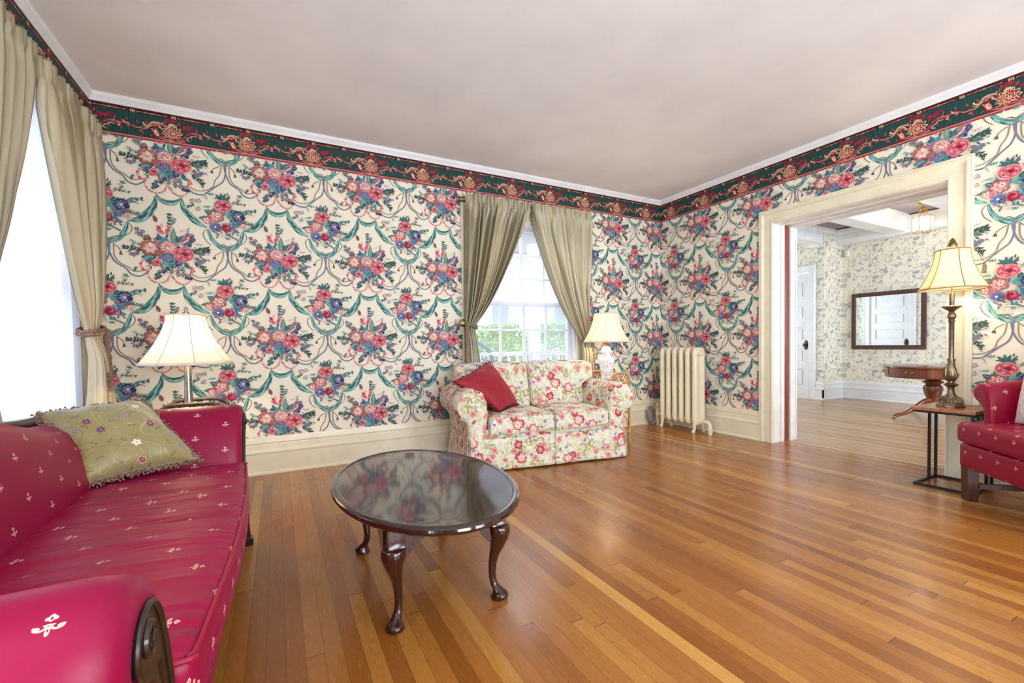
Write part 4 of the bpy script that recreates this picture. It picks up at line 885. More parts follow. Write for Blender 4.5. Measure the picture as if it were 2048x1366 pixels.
# ------------------------------------------------------------------ red camelback sofa
def sofa():
    L=Vector((-.55,1.8,0)); t=thing('camelback_sofa','crimson fleur-de-lis camelback sofa with scrolled arms under the side window','sofa',L)
    Rn=random.Random(2)
    def fn(p,H):
        x,y,z=p
        if z>0: 
            e=max(0,1-(abs(y)/H[1])**4)*max(0,1-(abs(x)/H[0])**4); z+=.022*e
            z+=.013*e*math.sin(y*44+3*math.sin(y*7)+x*4.0)*(.35+.9*noise.noise(Vector((x*2,y*5,0)))) + .006*e*noise.noise(Vector((x*3,y*34,2)))
        x+=.036*math.cos(y/H[1]*PI/2)*(1 if x>0 else 0)*max(0,x/H[0])
        return Vector((x,y,z))
    g=G(); g.rbox((-.445,1.80,.375),(.59,1.60,.14),.035,fn=fn); g.build('seat_cushion',M_REDW,t,world=True)
    pts=[]
    for x,y in [(-.72,1.004),(-.20,1.004),(-.165,1.018)]+[(-.156+.036*math.cos((yy-1.8)/.8*PI/2),yy) for yy in [1.04+k*.1267 for k in range(13)]]+[(-.165,2.582),(-.20,2.596),(-.72,2.596)]: pts.append((x,y,.436))
    g=G(); g.tube(spline(pts,4),.0055,8); g.build('piping',M_REDP,t,world=True)
    # upholstered front rail below the cushion
    g=G(); g.rbox((-.455,1.80,.245),(.585,1.60,.15),.02); g.build('seat_rail',M_RED,t,world=True)
    g=G(); g.box(-.74,-.17,.98,2.62,.155,.178); g.build('wood_apron',M_WALNUT,t,world=True)
    near=[(1.0,.18),(1.0,.30),(.99,.42),(.955,.54),(.90,.635),(.84,.69),(.77,.712),(.70,.69),(.665,.63),(.672,.565),(.72,.53),(.765,.50),(.80,.40),(.815,.28),(.82,.18)]
    def arm(mir):
        pf=spl2(near,4); f=(lambda y:3.60-y) if mir else (lambda y:y)
        pr=[(f(a),b) for a,b in pf]
        if not mir: pr=pr[::-1]
        rings=[]
        for x,d in((-.90,0.02),(-.89,0),(-.78,0),(-.62,0),(-.46,0),(-.32,0),(-.235,0),(-.204,.004),(-.187,.012),(-.178,.024),(-.174,.038),(-.174,.052),(-.178,.060),(-.190,.062)):
            rings.append([(x,a,b) for a,b in inset(pr,d)])
        g=G(); g.loft(rings[::-1]); a=g.build('arm',M_RED,t,world=True,ang=60)
        ins=[(f(p_),q_) for p_,q_ in spl2([(.775,.660),(.735,.647),(.722,.610),(.745,.575),(.790,.548),(.835,.46),(.862,.34),(.868,.2),(.940,.2),(.935,.34),(.905,.48),(.868,.580),(.825,.642)],4)]; g=G(); g.prism(ins,-.200,-.171,lambda p,q,d:(d,p,q)); w=g.build('scroll_panel',M_WALNUT,a,world=True,ang=30)
        g=G(); ln=[(-.170,p,q) for p,q in ins]; g.tube(ln,.005,8,closed=True)
        cy,cz=f(.765),.618; sp=[]
        for k in range(34):
            an=k*.33; r=.026*(1-k/36); sp.append((-.169+.0003*k,cy+(r*math.cos(an))*(1 if not mir else -1),cz+r*math.sin(an)))
        g.tube(sp,[.007*(1-k/60) for k in range(34)],8); g.ball((-.163,cy,cz),.010,12,sc=(.6,1,1)); 
        for o in(.02,.04): g.tube(spline([(-.171,f(.83+o*.5),.54),(-.171,f(.88+o*.4),.42),(-.171,f(.89+o*.4),.24)],6),.003,6)
        g.build('carved_scroll',M_WALNUT,a,world=True)
    arm(False); arm(True)
    Hh=lambda y:.70+.145*math.exp(-((y-1.8)/.43)**2)
    rings=[]
    for k in range(41):
        y=lerp(.90,2.70,k/40); H=Hh(y); e=.03 if k in(0,40) else 0
        sec=[(-.74,.18),(-.715+e,.34),(-.70+e,.44),(-.715+e,.54),(-.745+e*.5,.45+.62*(H-.45)),(-.785,H-.035),(-.835,H-.004-e*.3),(-.89,H-.004),(-.94,H-.03),(-.95,.5),(-.93,.18)]
        bul=.03*math.sin(PI*k/40)
        rings.append([(x+(bul if x>-.80 and z>.3 else 0),y,z) for x,z in spl2(sec,3)])
    g=G(); g.loft(rings); g.build('backrest',M_RED,t,world=True,ang=60)
    g=G(); g.tube([(-.945,y,Hh(y)+.008-(.02 if y<.8 or y>2.8 else 0)) for y in [lerp(.80,2.86,k/40) for k in range(41)]],.021,10,flat=(1.1,1.0)); g.build('crest_rail',M_WALNUT,t,world=True)
    for x,y in((-.175,2.63),(-.175,.97),(-.90,2.63),(-.90,.97)):
        sx=1 if x>-.5 else -1; sy=1 if y>1.8 else -1
        g=G(); R_=[]
        for z,o,h in((.20,0,.026),(.16,0,.026),(.10,.004,.022),(.045,.012,.018),(.035,.014,.026),(.012,.016,.026),(0,.016,.022)):
            c=(x+o*sx,y+o*sy); R_.append([(c[0]+a*h,c[1]+b*h,z) for a,b in((-1,-1),(1,-1),(1,1),(-1,1))])
        g.loft(R_); g.build('leg',M_WALNUT,t,world=True,ang=30)
sofa()
def pillow4(c,thick,mat,parent,name='cushion_cover',n=28,ear=.07,wr=0.0,seed=1,base=0.10):
    """c: bl,br,tr,tl; puffed both sides"""
    c=[Vector(p) for p in c]; U=(c[1]-c[0]+c[2]-c[3])/2; V=(c[3]-c[0]+c[2]-c[1])/2; N=U.cross(V).normalized(); lu,lv=U.length,V.length
    def S(u,v):
        return c[0]*(1-u)*(1-v)+c[1]*u*(1-v)+c[2]*u*v+c[3]*(1-u)*v
    def edge(u,v):
        a=2*u-1;b=2*v-1; a2=a*(1-ear*(1-b*b)*abs(a)**2); b2=b*(1-ear*(1-a*a)*abs(b)**2); return S((a2+1)/2,(b2+1)/2)
    def P(i,j,s):
        u,v=i/(n-1),j/(n-1); u=.5-.5*math.cos(PI*u); v=.5-.5*math.cos(PI*v); a=2*u-1;b=2*v-1
        h=((1-a*a)*(1-b*b)); h=max(0,h)**.42; w=wr*h*noise.noise(Vector((u*7+seed,v*7,s)))+wr*.7*(1-h)*math.sin(18*u+13*v)*h**.3
        return edge(u,v)+N*s*(thick*.5*h+w)
    g=G()
    for s in(1,-1):
        g.grid(lambda i,j:P(i,j,s),n,n,uvf=lambda i,j:(lu*(.5-.5*math.cos(PI*i/(n-1))),lv*(.5-.5*math.cos(PI*j/(n-1)))),flip=(s<0))
    o=g.build(name,mat,parent,world=True,ang=80)
    rim=[edge(k/24,0) for k in range(24)]+[edge(1,k/24) for k in range(24)]+[edge(1-k/24,1) for k in range(24)]+[edge(0,1-k/24) for k in range(24)]
    return o,rim,N,(c[0]+c[2])/2
def m_embroid():
    g=NT('embroidered_olive_silk'); uv=g.coord('UV'); s=g.noise(g.vmath('MULTIPLY',uv,(8,300,1)),1,2)
    lw=g.n('ShaderNodeLayerWeight'); lw.inputs[0].default_value=.3; col=g.mix(lw.outputs['Facing'],lin4((158,144,92)),lin4((172,170,132)))
    wr=g.noise(uv,9,3,.6,1.0)
    v1=g.math('ABSOLUTE',g.math('SUBTRACT',g.noise(uv,6.5,1,.4,.6),.5)); v2=g.math('ABSOLUTE',g.math('SUBTRACT',g.noise(g.vmath('ADD',uv,(3,5,0)),9,1,.4,.8),.47))
    col=g.mix(g.math('MULTIPLY',g.step(v1,.004,.003),.75),col,lin4((128,104,62))); col=g.mix(g.math('MULTIPLY',g.step(v2,.004,.003),.6),col,lin4((196,192,150)))
    m,rp,c,an=petals(g,g.vmath('ADD',uv,(.7,.2,0)),22,.013,2,.72,squash=.5); col=g.mix(m,col,lin4((132,118,70)))
    for sc_,R0,thr,n,cs,off in((11,.0165,.55,6,[(0,(240,230,210)),(.3,(70,50,110)),(.62,(70,80,140)),(.8,(186,60,80)),(1,(160,40,60))],.25),(9,.017,.68,5,[(0,(150,70,80)),(.35,(244,236,220)),(1,(240,228,208))],.8),
                            (10,.016,.6,5,[(0,(240,200,190)),(.4,(140,20,40)),(.7,(150,24,44)),(.85,(240,200,190)),(1,(226,150,150))],1.7),(14,.010,.7,5,[(0,(240,240,250)),(.4,(80,100,170)),(1,(120,140,200))],2.3)):
        m,rp,c,an=petals(g,g.vmath('ADD',uv,(off,off*1.7,0)),sc_,R0,n,thr,.08,squash=.18); col=g.mix(m,col,g.ramp(rp,cs))
    g.bsdf(col,.4,Sheen_Weight=.3,Normal=g.bump(g.math('ADD',g.math('MULTIPLY',wr,1.6),g.math('MULTIPLY',s,.08)),.35,.008)); return g.m
def fringe(rim,N,ctr,parent,mat,n,size,seed,name='bead_fringe',strands=True):
    R=random.Random(seed); g=G(); m=len(rim)
    g.tube(rim,size*.55,6,closed=True)
    for k in range(n):
        q=k/n*m; i=int(q); p=rim[i%m].lerp(rim[(i+1)%m],q-i); o=(p-ctr); o=(o-N*o.dot(N)).normalized()
        d=(o+N*R.uniform(-.75,.75)+Vector((R.uniform(-.3,.3),R.uniform(-.3,.3),R.uniform(-.4,.1)))).normalized(); L=size*R.uniform(1.6,3.4)
        if strands: g.tube([p,p+d*L*.6,p+d*L],[size*.22,size*.2,size*.1],4,caps=False)
        g.ball(p+d*L,size*R.uniform(.35,.6),6)
    return g.build(name,mat,parent,world=True,ang=180)
def pillow_green():
    t=thing('silk_pillow','olive silk pillow with embroidered flowers and beaded fringe on the red sofa','pillow',(-.55,2.5,.46))
    o,rim,N,c=pillow4([(-.71,2.37,.478),(-.345,2.555,.492),(-.60,2.775,.765),(-.885,2.56,.752)],.20,m_embroid(),t,wr=.016,seed=3)
    fringe(rim,N,c,t,m_rope('bead_fringe_mix',(96,58,48),(176,140,112),300),560,.0085,4)
pillow_green()
# ------------------------------------------------------------------ floral loveseat
def loveseat():
    t=thing('loveseat','floral chintz slipcovered loveseat with skirt beneath the garden window','loveseat',(2.075,3.487,0),math.radians(-8.66))
    W_=.715
    g=G(); g.rbox((0,-.025,.235),(1.30,.70,.20),.03); g.build('seat_base',M_CHINTZ,t)
    def arm(s):
        pf=[(.555,.02),(.555,.30),(.55,.46),(.562,.57),(.60,.635),(.67,.665),(.745,.648),(.80,.59),(.815,.52),(.79,.45),(.745,.405),(.72,.35),(.712,.2),(.715,.02)]
        pr=spl2(pf,4); pr=[(a*s,b) for a,b in pr]; 
        if s<0: pr=pr[::-1]
        rings=[]
        for k,(y,d) in enumerate(((.315,.02),(.305,0),(.25,0),(.13,0),(.0,0),(-.12,0),(-.24,0),(-.33,0),(-.375,.004),(-.392,.014),(-.402,.03),(-.404,.05))):
            ring=[]
            for m_,(a,b) in enumerate(inset(pr,d)):
                w=.006*noise.noise(Vector((a*9,b*9,y*9+s)))+.005*math.sin(math.atan2(b-.53,a-s*.68)*9)*max(0,1-abs(y+.37)/.12)*(1 if b>.42 else 0)
                ring.append((a+w,y,b+w))
            rings.append(ring)
        g=G(); g.loft(rings); a=g.build('arm',M_CHINTZ,t,ang=70)
        # gathered front of the roll
        g=G(); M=frame((s*.682,-.404,.53),(1,0,0),(0,0,1)); n=48
        def P(i,j):
            th=2*PI*i/n; q=j/8; r=.118*q; pl=.010*math.sin(th*7+1.5*q)*q*(1-q*.6); 
            return M@Vector((r*math.cos(th),r*math.sin(th),.014*(1-q*q)+pl))
        g.grid(P,n,9,cu=True,uvf=lambda i,j:(.118*j/8*math.cos(2*PI*i/n)+s,.118*j/8*math.sin(2*PI*i/n))); g.build('gathered_roll_front',M_CHINTZ,a,ang=180)
    arm(-1); arm(1)
    g=G(); g.rbox((0,.270,.44),(1.30,.11,.74),.05); g.build('back_frame',M_CHINTZ,t)
    def seatc(x0,x1,nm):
        def fn(p,H):
            x,y,z=p; e=max(0,1-(abs(x)/H[0])**3)*max(0,1-(abs(y)/H[1])**3)
            if z>0: z+=.024*e
            z+=.004*noise.noise(Vector((x*6+x0,y*6,z))); return Vector((x,y,z))
        g=G(); g.rbox(((x0+x1)/2,-.085,.362),(x1-x0-.006,.645,.150),.030,fn=fn); s=g.build(nm,M_CHINTZ,t)
        g=G()
        for z in(.430,.296):
            a,b,c,d=x0+.014,x1-.014,-.398,.2; g.tube(spline([(a,d,z),(a,c+.03,z),(a+.03,c,z),(b-.03,c,z),(b,c+.03,z),(b,d,z)],5),.0045,6)
        g.build('welt',M_WELT,s)
    global M_WELT; M_WELT=simple('welt_cream',(206,196,170),.75,.2,40)
    seatc(-.545,.035,'seat_cushion'); seatc(.035,.555,'seat_cushion')
    def backc(x0,x1,s):
        xc=(x0+x1)/2; hw=(x1-x0)/2
        def fn(p,H):
            x,y,z=p; e=max(0,1-(abs(x)/H[0])**2.5)*max(0,1-(abs(z)/H[2])**2.5)
            if y<0: y-=.055*e
            k=sm((z+.03)/.08)*(.135 if s else 0)
            if s*x>0: x+=s*k*(s*x/H[0])
            z+=-.006*max(0,z/H[2])*(abs(x)/H[0])**3
            y+=.16*(z/H[2])*.35; return Vector((x,y+.004*noise.noise(Vector((x*7,z*7,x0))),z))
        g=G(); g.rbox((xc,.170,.645),(x1-x0-.008,.17,.42),.042,fn=fn); c=g.build('back_cushion',M_CHINTZ,t)
    backc(-.57,.0,-1); backc(.0,.565,1)
    # skirt: separate hanging panels with kick pleats
    def skirt(p0,p1,nrm,ph):
        p0=Vector(p0);p1=Vector(p1);nrm=Vector(nrm); L=(p1-p0).length; nu=max(10,int(L/.02)); g=G()
        def P(i,j):
            s=i/(nu-1); v=j/10; w=.006*math.sin(s*L*13+ph)*v+.003*noise.noise(Vector((s*9,v*3,ph)))
            q=p0.lerp(p1,s); e=.012*v*(2*s-1); return q+(p1-p0).normalized()*e+nrm*(.004+.022*v+w)+Vector((0,0,lerp(.262,.012,v)))
        g.grid(P,nu,11,uvf=lambda i,j:(L*i/(nu-1)+ph,.26*(1-j/10)+ph*.3)); o=g.build('skirt_panel',M_CHINTZ,t,ang=180); md=o.modifiers.new('t','SOLIDIFY'); md.thickness=.003; md.offset=1
    f=-.398
    skirt((-.70,f,0),(.022,f,0),(0,-1,0),.2); skirt((.03,f,0),(.70,f,0),(0,-1,0),1.3)
    skirt((-.712,.32,0),(-.712,f+.01,0),(-1,0,0),2.1); skirt((.712,f+.01,0),(.712,.32,0),(1,0,0),3.2)
    for x in(-.62,.62):
        for y in(-.3,.3): g=G(); g.lathe([(.02,0),(.022,.01),(.022,.15)],12,c=(x,y,0)); g.build('leg',M_WALNUT,t)
loveseat()
def m_quilt():
    g=NT('quilted_wine_velvet'); uv=g.sep(g.coord('UV')); a=g.math('ADD',uv[0],uv[1]); b=g.math('SUBTRACT',uv[0],uv[1])
    def ln(x): f=g.math('FRACT',g.math('DIVIDE',x,.042)); return g.math('MULTIPLY',g.math('MINIMUM',f,g.math('SUBTRACT',1.0,f)),.042)
    d=g.math('MINIMUM',ln(a),ln(b)); m=g.step(d,.0017,.0011); h=g.math('POWER',g.math('MINIMUM',g.math('MULTIPLY',d,80.0),1.0),.5)
    col=g.mix(g.math('MULTIPLY',m,.5),lin4((158,16,40)),lin4((112,8,28))); g.bsdf(col,.6,Sheen_Weight=.5,Sheen_Roughness=.4,Sheen_Tint=lin4((240,120,140)),Normal=g.bump(h,.5,.004)); return g.m
def pillow_red():
    t=thing('velvet_pillow','deep red diamond-quilted pillow with brush fringe tilted on the floral loveseat','pillow',(1.62,3.4,.46))
    import mathutils
    def Bp(x,y,D_):    # point on the ray through a photo pixel at depth plane y=D_
        d=_r2*((x-1024)/880.705)-_u2*((y-710.32)/880.705)+_f; k=D_/d.y; return Vector((d.x*k,d.y*k,1.02+d.z*k))
    c=[Vector((1.62,3.27,.462)),Vector((1.905,3.49,.478)),Vector((1.70,3.62,.862)),Vector((1.275,3.42,.712))]
    o,rim,N,cc=pillow4(c,.18,m_quilt(),t,seed=6,wr=.006)
    fringe(rim,N,cc,t,simple('wine_brush_fringe',(112,10,30),.8,.2,200),420,.0075,8,'brush_fringe')
pillow_red()
# ------------------------------------------------------------------ oval coffee table
def coffee():
    cx,cy=.557,1.918; a,b=.592,.378; t=thing('coffee_table','dark mahogany oval coffee table with cabriole legs on the oak floor','coffee table',(cx,cy,0))
    n=96; E=lambda o,z:[((b+o)*math.cos(2*PI*k/n),(a+o)*math.sin(2*PI*k/n),z) for k in range(n)]
    g=G(); g.loft([E(o,z) for o,z in((-.05,.396),(-.022,.396),(-.012,.398),(-.003,.405),(0,.413),(-.002,.421),(-.009,.427),(-.018,.4295),(-.027,.4285),(-.031,.4255),(-.036,.425),(-.10,.425),(-.2,.425),(-.33,.425))]); g.build('tabletop',M_MAHTOP,t,ang=30)
    lx,ly=.214,.353
    X0,Y0=lx-.035,ly-.045
    for sx in(-1,1):
        for sy in(-1,1):
            d=Vector((sx*.62,sy*.78)); rings=[]
            P=[(0,.030,-.002,1),(.008,.034,.004,1),(.022,.031,.006,1),(.034,.022,-.002,1),(.055,.0155,-.020,1),(.085,.0145,-.028,1),(.13,.0165,-.026,1),(.17,.0200,-.018,1),(.21,.028,-.004,1),(.245,.037,.005,1),(.275,.043,.007,1),(.300,.043,.0,1),(.309,.035,-.008,1),(.397,.035,-.012,1)]
            zz=spline([(z,r,s) for z,r,s,_ in P],3)
            for q in zz:
                z,r,s=q; c=(sx*lx*.965+d.x*s,sy*ly*.965+d.y*s); sq=sm((z-.285)/.03)
                ring=[]
                for k in range(20):
                    an=2*PI*k/20+PI/4; cs,sn=math.cos(an),math.sin(an); m=max(abs(cs),abs(sn)); rr=r*lerp(1,1/max(m,.72)*.86,sq)
                    ring.append((c[0]+rr*cs,c[1]+rr*sn,z))
                rings.append(ring)
            g=G(); g.loft(rings); l=g.build('leg',M_MAHOG,t,ang=60)
            bx,by=sx*(lx*.965+d.x*-.012/1),sy*(ly*.965-.012)
            for ax in(0,1):   # carved knee wings
                w=[(0,.397),(0,.255),(.012,.240),(.024,.248),(.04,.270),(.062,.296),(.09,.316),(.125,.335),(.125,.397)]
                w=spl2(w[:1],1) if False else w
                g=G()
                if ax==0: g.prism([(p,q) for p,q in w],-.020,.020,lambda p,q,e:(bx-sx*(p+.022),by+e+sy*.004,q))
                else: g.prism([(p,q) for p,q in w],-.020,.020,lambda p,q,e:(bx+e+sx*.004,by-sy*(p+.022),q))
                g.build('knee_wing',M_MAHOG,l,ang=40)
    g=G(); q=.018
    xb,yb=lx*.965-.014,ly*.965-.016
    for s in(-1,1): g.box(-xb+.02,xb-.02,s*yb-q/2,s*yb+q/2,.348,.397); g.box(s*xb-q/2,s*xb+q/2,-yb+.02,yb-.02,.348,.397)
    g.build('apron',M_MAHOG,t,smooth=False)
coffee()
# ------------------------------------------------------------------ lamps
def m_shade(name,c,glow,emi):
    g=NT(name); uv=g.coord('UV'); w=g.noise(g.vmath('MULTIPLY',uv,(500,60,1)),1,2); w2=g.noise(g.vmath('MULTIPLY',uv,(60,500,1)),1,2)
    k=g.math('MULTIPLY_ADD',g.math('ADD',w,w2),.10,.90); col=g.mix(1.0,lin4(c),g.comb(k,k,k),'MULTIPLY')
    d=g.n('ShaderNodeBsdfDiffuse'); g.put(d.inputs[0],col); tl=g.n('ShaderNodeBsdfTranslucent'); tl.inputs[0].default_value=lin4(glow); mx=g.n('ShaderNodeMixShader'); mx.inputs[0].default_value=.5
    L=g.t.links.new; L(d.outputs[0],mx.inputs[1]); L(tl.outputs[0],mx.inputs[2]); L(mx.outputs[0],g.out.inputs[0]); return g.m
M_SHADEW=m_shade('ivory_linen_shade',(246,244,240),(250,238,214),0); M_SHADEY=m_shade('honey_silk_shade',(250,244,224),(252,238,204),0)
M_TRIM1=simple('shade_trim_ivory',(220,212,196),.6,.05); M_TRIM2=simple('shade_trim_tan',(176,138,92),.6,.05)
def shade(parent,c,rt,rb,z0,z1,sides,mat,trim,flare=.55,ribs=True,ph=0.0,scal=0.0):
    H=z1-z0; prof=[]
    for k in range(15):
        q=k/14; r=rt+(rb-rt)*((1-q)**(1+flare)); prof.append((r,z0+H*q))
    def rd(a,sides=sides):
        k=2*PI/sides; d=((a-ph)%k)-k/2; return math.cos(k/2)/math.cos(d)
    n=sides*8; g=G()
    def P(i,j): a=2*PI*i/n; r=prof[j][0]*lerp(1,rd(a),.75)/.985; return (r*math.cos(a)+c[0],r*math.sin(a)+c[1],prof[j][1]+c[2]-(scal*math.cos(((a-ph)*sides/1))*-1 if j==0 else 0)*0)
    g.grid(P,n,15,cu=True,uvf=lambda i,j:(i*.02,j*.02)); s=g.build('lamp_shade',mat,parent,ang=180)
    md=s.modifiers.new('t','SOLIDIFY'); md.thickness=.0012
    g=G()
    for k in range(sides):
        i=int(round((ph%(2*PI/sides))/(2*PI)*n))+k*8
        g.tube([P(i%n,j) for j in range(15)],.0032,6)
    for j in(0,14): g.tube([P(i,j) for i in range(n)],.004,6,closed=True)
    g.build('shade_trim',trim,s)
    return s
def bulb(parent,loc,power,col):
    l=bpy.data.lights.new('lamp_bulb','POINT'); l.energy=power; l.color=col; l.shadow_soft_size=.028; o=bpy.data.objects.new('bulb_light',l); COL.objects.link(o); o.location=Vector(loc); 
    return o
WARM=(1,.80,.55)
def brushed(name,c,rough): return simple(name,c,rough,.1,70,Metallic=1.0)
M_PEWTER=brushed('pewter_column',(150,146,136),.32)
t=thing('table_lamp','ivory bell-shaded lamp with grey metal column behind the red sofa arm','table lamp',(-.50,3.40,.632))
g=G(); g.lathe([(.052,0),(.055,.006),(.05,.016),(.036,.028),(.026,.04),(.024,.06),(.021,.10),(.0195,.2),(.018,.30),(.012,.31),(.012,.36),(0,.36)],32); g.build('lamp_base',M_PEWTER,t)
g=G(); g.lathe([(.003,.36),(.003,.60),(.012,.602),(.018,.608),(.018,.615),(.008,.62),(.012,.63),(.008,.645),(0,.65)],20); g.tube([(-.1,0,.59),(.1,0,.59)],.0025,6); g.tube([(0,-.1,.59),(0,.1,.59)],.0025,6); g.build('harp_and_finial',M_PEWTER,t)
shade(t,(0,0,0),.10,.245,.292,.598,8,M_SHADEW,M_TRIM1,.6,ph=.25)
bulb(t,(-.50,3.40,1.06),9,WARM)
M_PORC=simple('white_porcelain',(240,238,240),.12,.01,20,Coat_Weight=.5)
def m_jar():
    g=NT('painted_porcelain'); uv=g.coord('UV'); col=lin4((238,238,242)); m0=g.step(g.noise(uv,9,2),.50,.02)
    for sc_,R0,thr,n,cs,off in((34,.012,.5,5,[(0,(200,140,160)),(1,(226,190,206))],.2),(40,.010,.5,2,[(0,(120,120,150)),(1,(170,170,196))],.7)):
        m,rp,c,an=petals(g,g.vmath('ADD',uv,(off,off,0)),sc_,R0,n,thr); col=g.mix(g.math('MULTIPLY',m,g.math('SUBTRACT',1.0,m0)),col,g.ramp(rp,cs))
    g.bsdf(col,.12,Coat_Weight=.5); return g.m
t=thing('table_lamp','white porcelain ginger jar lamp with ivory bell shade beside the loveseat','table lamp',(3.035,3.60,.632))
g=G(); g.lathe([(.062,0),(.066,.006),(.066,.03),(.060,.036),(.056,.05),(.060,.09),(.075,.14),(.092,.18),(.097,.205),(.092,.225),(.070,.24),(.052,.25),(.045,.262),(.045,.285),(.05,.288)],48,sq=6,ph=.3); g.build('lamp_base',m_jar(),t,ang=25)
g=G(); g.lathe([(.062,.288),(.064,.292),(.05,.305),(.046,.325),(.034,.345),(.012,.35),(.0,.35)],40,sq=8); g.build('jar_lid',M_PORC,t,ang=25)
g=G(); g.lathe([(.010,.35),(.008,.356),(.012,.362),(.012,.40),(.016,.41),(.003,.42),(.003,.69),(.01,.695),(.01,.705),(0,.715)],16); g.tube([(-.12,0,.685),(.12,0,.685)],.0025,6); g.build('harp_and_finial',brushed('polished_brass',(206,160,84),.22),t)
shade(t,(0,0,0),.122,.232,.395,.692,8,M_SHADEW,M_TRIM1,.7,ph=.1)
bulb(t,(3.035,3.60,1.15),9,WARM)
def m_antique():
    g=NT('antiqued_gilt_pewter'); n=g.noise(g.coord(),46,4,.6); n2=g.noise(g.coord(),9,2); col=g.ramp(g.math('MULTIPLY_ADD',n2,.5,g.math('MULTIPLY',n,.55)),[(.3,(66,52,38)),(.5,(132,114,84)),(.72,(176,164,142))])
    g.bsdf(col,.34,Metallic=.85,Normal=g.bump(n,.3,.003)); return g.m
M_ANT=m_antique()
t=thing('buffet_lamp','tall antiqued candlestick lamp with glowing honey shade on the steel end table','table lamp',(4.10,1.255,.546))
g=G()
oct_=[(.078,0),(.078,.010),(.072,.016),(.066,.03)]
g.lathe(oct_,48,sq=8,ph=.2); g.lathe([(.064,.03),(.060,.044),(.046,.06),(.034,.07),(.024,.085),(.019,.105),(.017,.125),(.022,.135),(.036,.145),(.040,.152),(.030,.158),(.018,.165),(.017,.172),(.026,.185),(.034,.21),(.034,.225),(.028,.26),(.020,.29),(.018,.31),(.022,.315),(.022,.325),(.016,.33)],48); g.build('lamp_base',M_ANT,t,ang=35)
g=G()
for k in range(24):
    a=2*PI*k/24; g.tube([(.063*math.cos(a),.063*math.sin(a),.031),(.052*math.cos(a),.052*math.sin(a),.055),(.038*math.cos(a),.038*math.sin(a),.068)],[.006,.006,.003],6)
g2=G()
for k in range(8):
    a=2*PI*k/8; g2.tube([(.02*math.cos(a),.02*math.sin(a),.175),(.037*math.cos(a+.25),.037*math.sin(a+.25),.215),(.029*math.cos(a),.029*math.sin(a),.262),(.019*math.cos(a),.019*math.sin(a),.30)],[.003,.006,.005,.002],6)
g.build('base_gadroon',M_ANT,t); g2.build('carved_leaf_relief',M_ANT,t)
g=G(); g.lathe([(.0145,.32),(.0145,.58),(.018,.585)],24); g.build('column',M_PEWTER,t)
g=G(); g.lathe([(.018,.583),(.020,.59),(.014,.597),(.022,.61),(.025,.625),(.018,.645),(.014,.65),(.020,.66),(.036,.672),(.046,.68),(.049,.688),(.044,.694),(.0,.694)],48); 
for k in range(14): a=2*PI*k/14; g.ball((.044*math.cos(a),.044*math.sin(a),.687),.009,8,sc=(1,1,.6))
g.build('candle_cup',M_ANT,t)
g=G(); g.lathe([(.014,.69),(.014,.78),(.004,.785),(.003,1.085),(.008,1.088),(.022,1.092),(.026,1.105),(.022,1.12),(.014,1.125),(.018,1.13),(.014,1.142),(.004,1.155),(0,1.157)],20); g.tube([(-.09,0,1.07),(.09,0,1.07)],.0025,6); g.build('harp_and_finial',M_ANT,t)
s=shade(t,(0,0,0),.088,.178,.808,1.075,6,M_SHADEY,M_TRIM2,.75,ph=.62)
g=G(); A_=(.07,-.09,1.07); g.tube([(A_[0],A_[1],1.075),(.085,-.105,1.04),(.10,-.125,.985)],.003,6); g.lathe([(.012,.0),(.013,.005),(.010,.055),(.006,.06),(.008,.065),(.004,.075)],12,c=(.103,-.128,.905)); g.build('tassel',M_ROPE2,t)
bulb(t,(4.10,1.255,1.50),9,(1,.82,.58))
g=G(); cd=spline([(4.17,1.20,.55),(4.25,1.12,.552),(4.29,1.07,.50),(4.275,1.05,.30),(4.26,1.0,.10),(4.25,.92,.012),(4.27,.7,.006),(4.30,.45,.02)],8); g.tube(cd,.0025,6); tag(g.build('lamp_cord',simple('gold_cord',(150,126,70),.5,.05)),'thin gold lamp cord trailing down behind the steel end table','lamp cord')
# ------------------------------------------------------------------ steel end table with wood top
def endtable():
    pts=[(3.908,1.396),(3.918,1.084),(4.272,1.081),(4.285,1.40)]; t=thing('end_table','square wood-topped end table with thin black steel frame beside the red chair','end table',(4.09,1.24,0))
    g=G(); g.rbox((4.095,1.24,.533),(.37,.325,.022),.003); g.build('tabletop',M_TOPW,t,world=True)
    g=G(); x0,x1,y0_,y1_=3.918,4.272,1.088,1.392; w=.0075
    def b(a,b_,c,d,e,f): g.box(a,b_,c,d,e,f)
    for z in(.0,.508):
        b(x0,x1,y0_,y0_+2*w,z,z+.014); b(x0,x1,y1_-2*w,y1_,z,z+.014); b(x0,x0+2*w,y0_+2*w,y1_-2*w,z,z+.014); b(x1-2*w,x1,y0_+2*w,y1_-2*w,z,z+.014)
    for x,y in((4.155,y1_-w),(4.265,y1_-w),(4.17,y0_+w),(x1-w,y0_+w)): b(x-w,x+w,y-w,y+w,.014,.508)
    g.build('steel_frame',M_BLACK,t,world=True,smooth=False)
endtable()
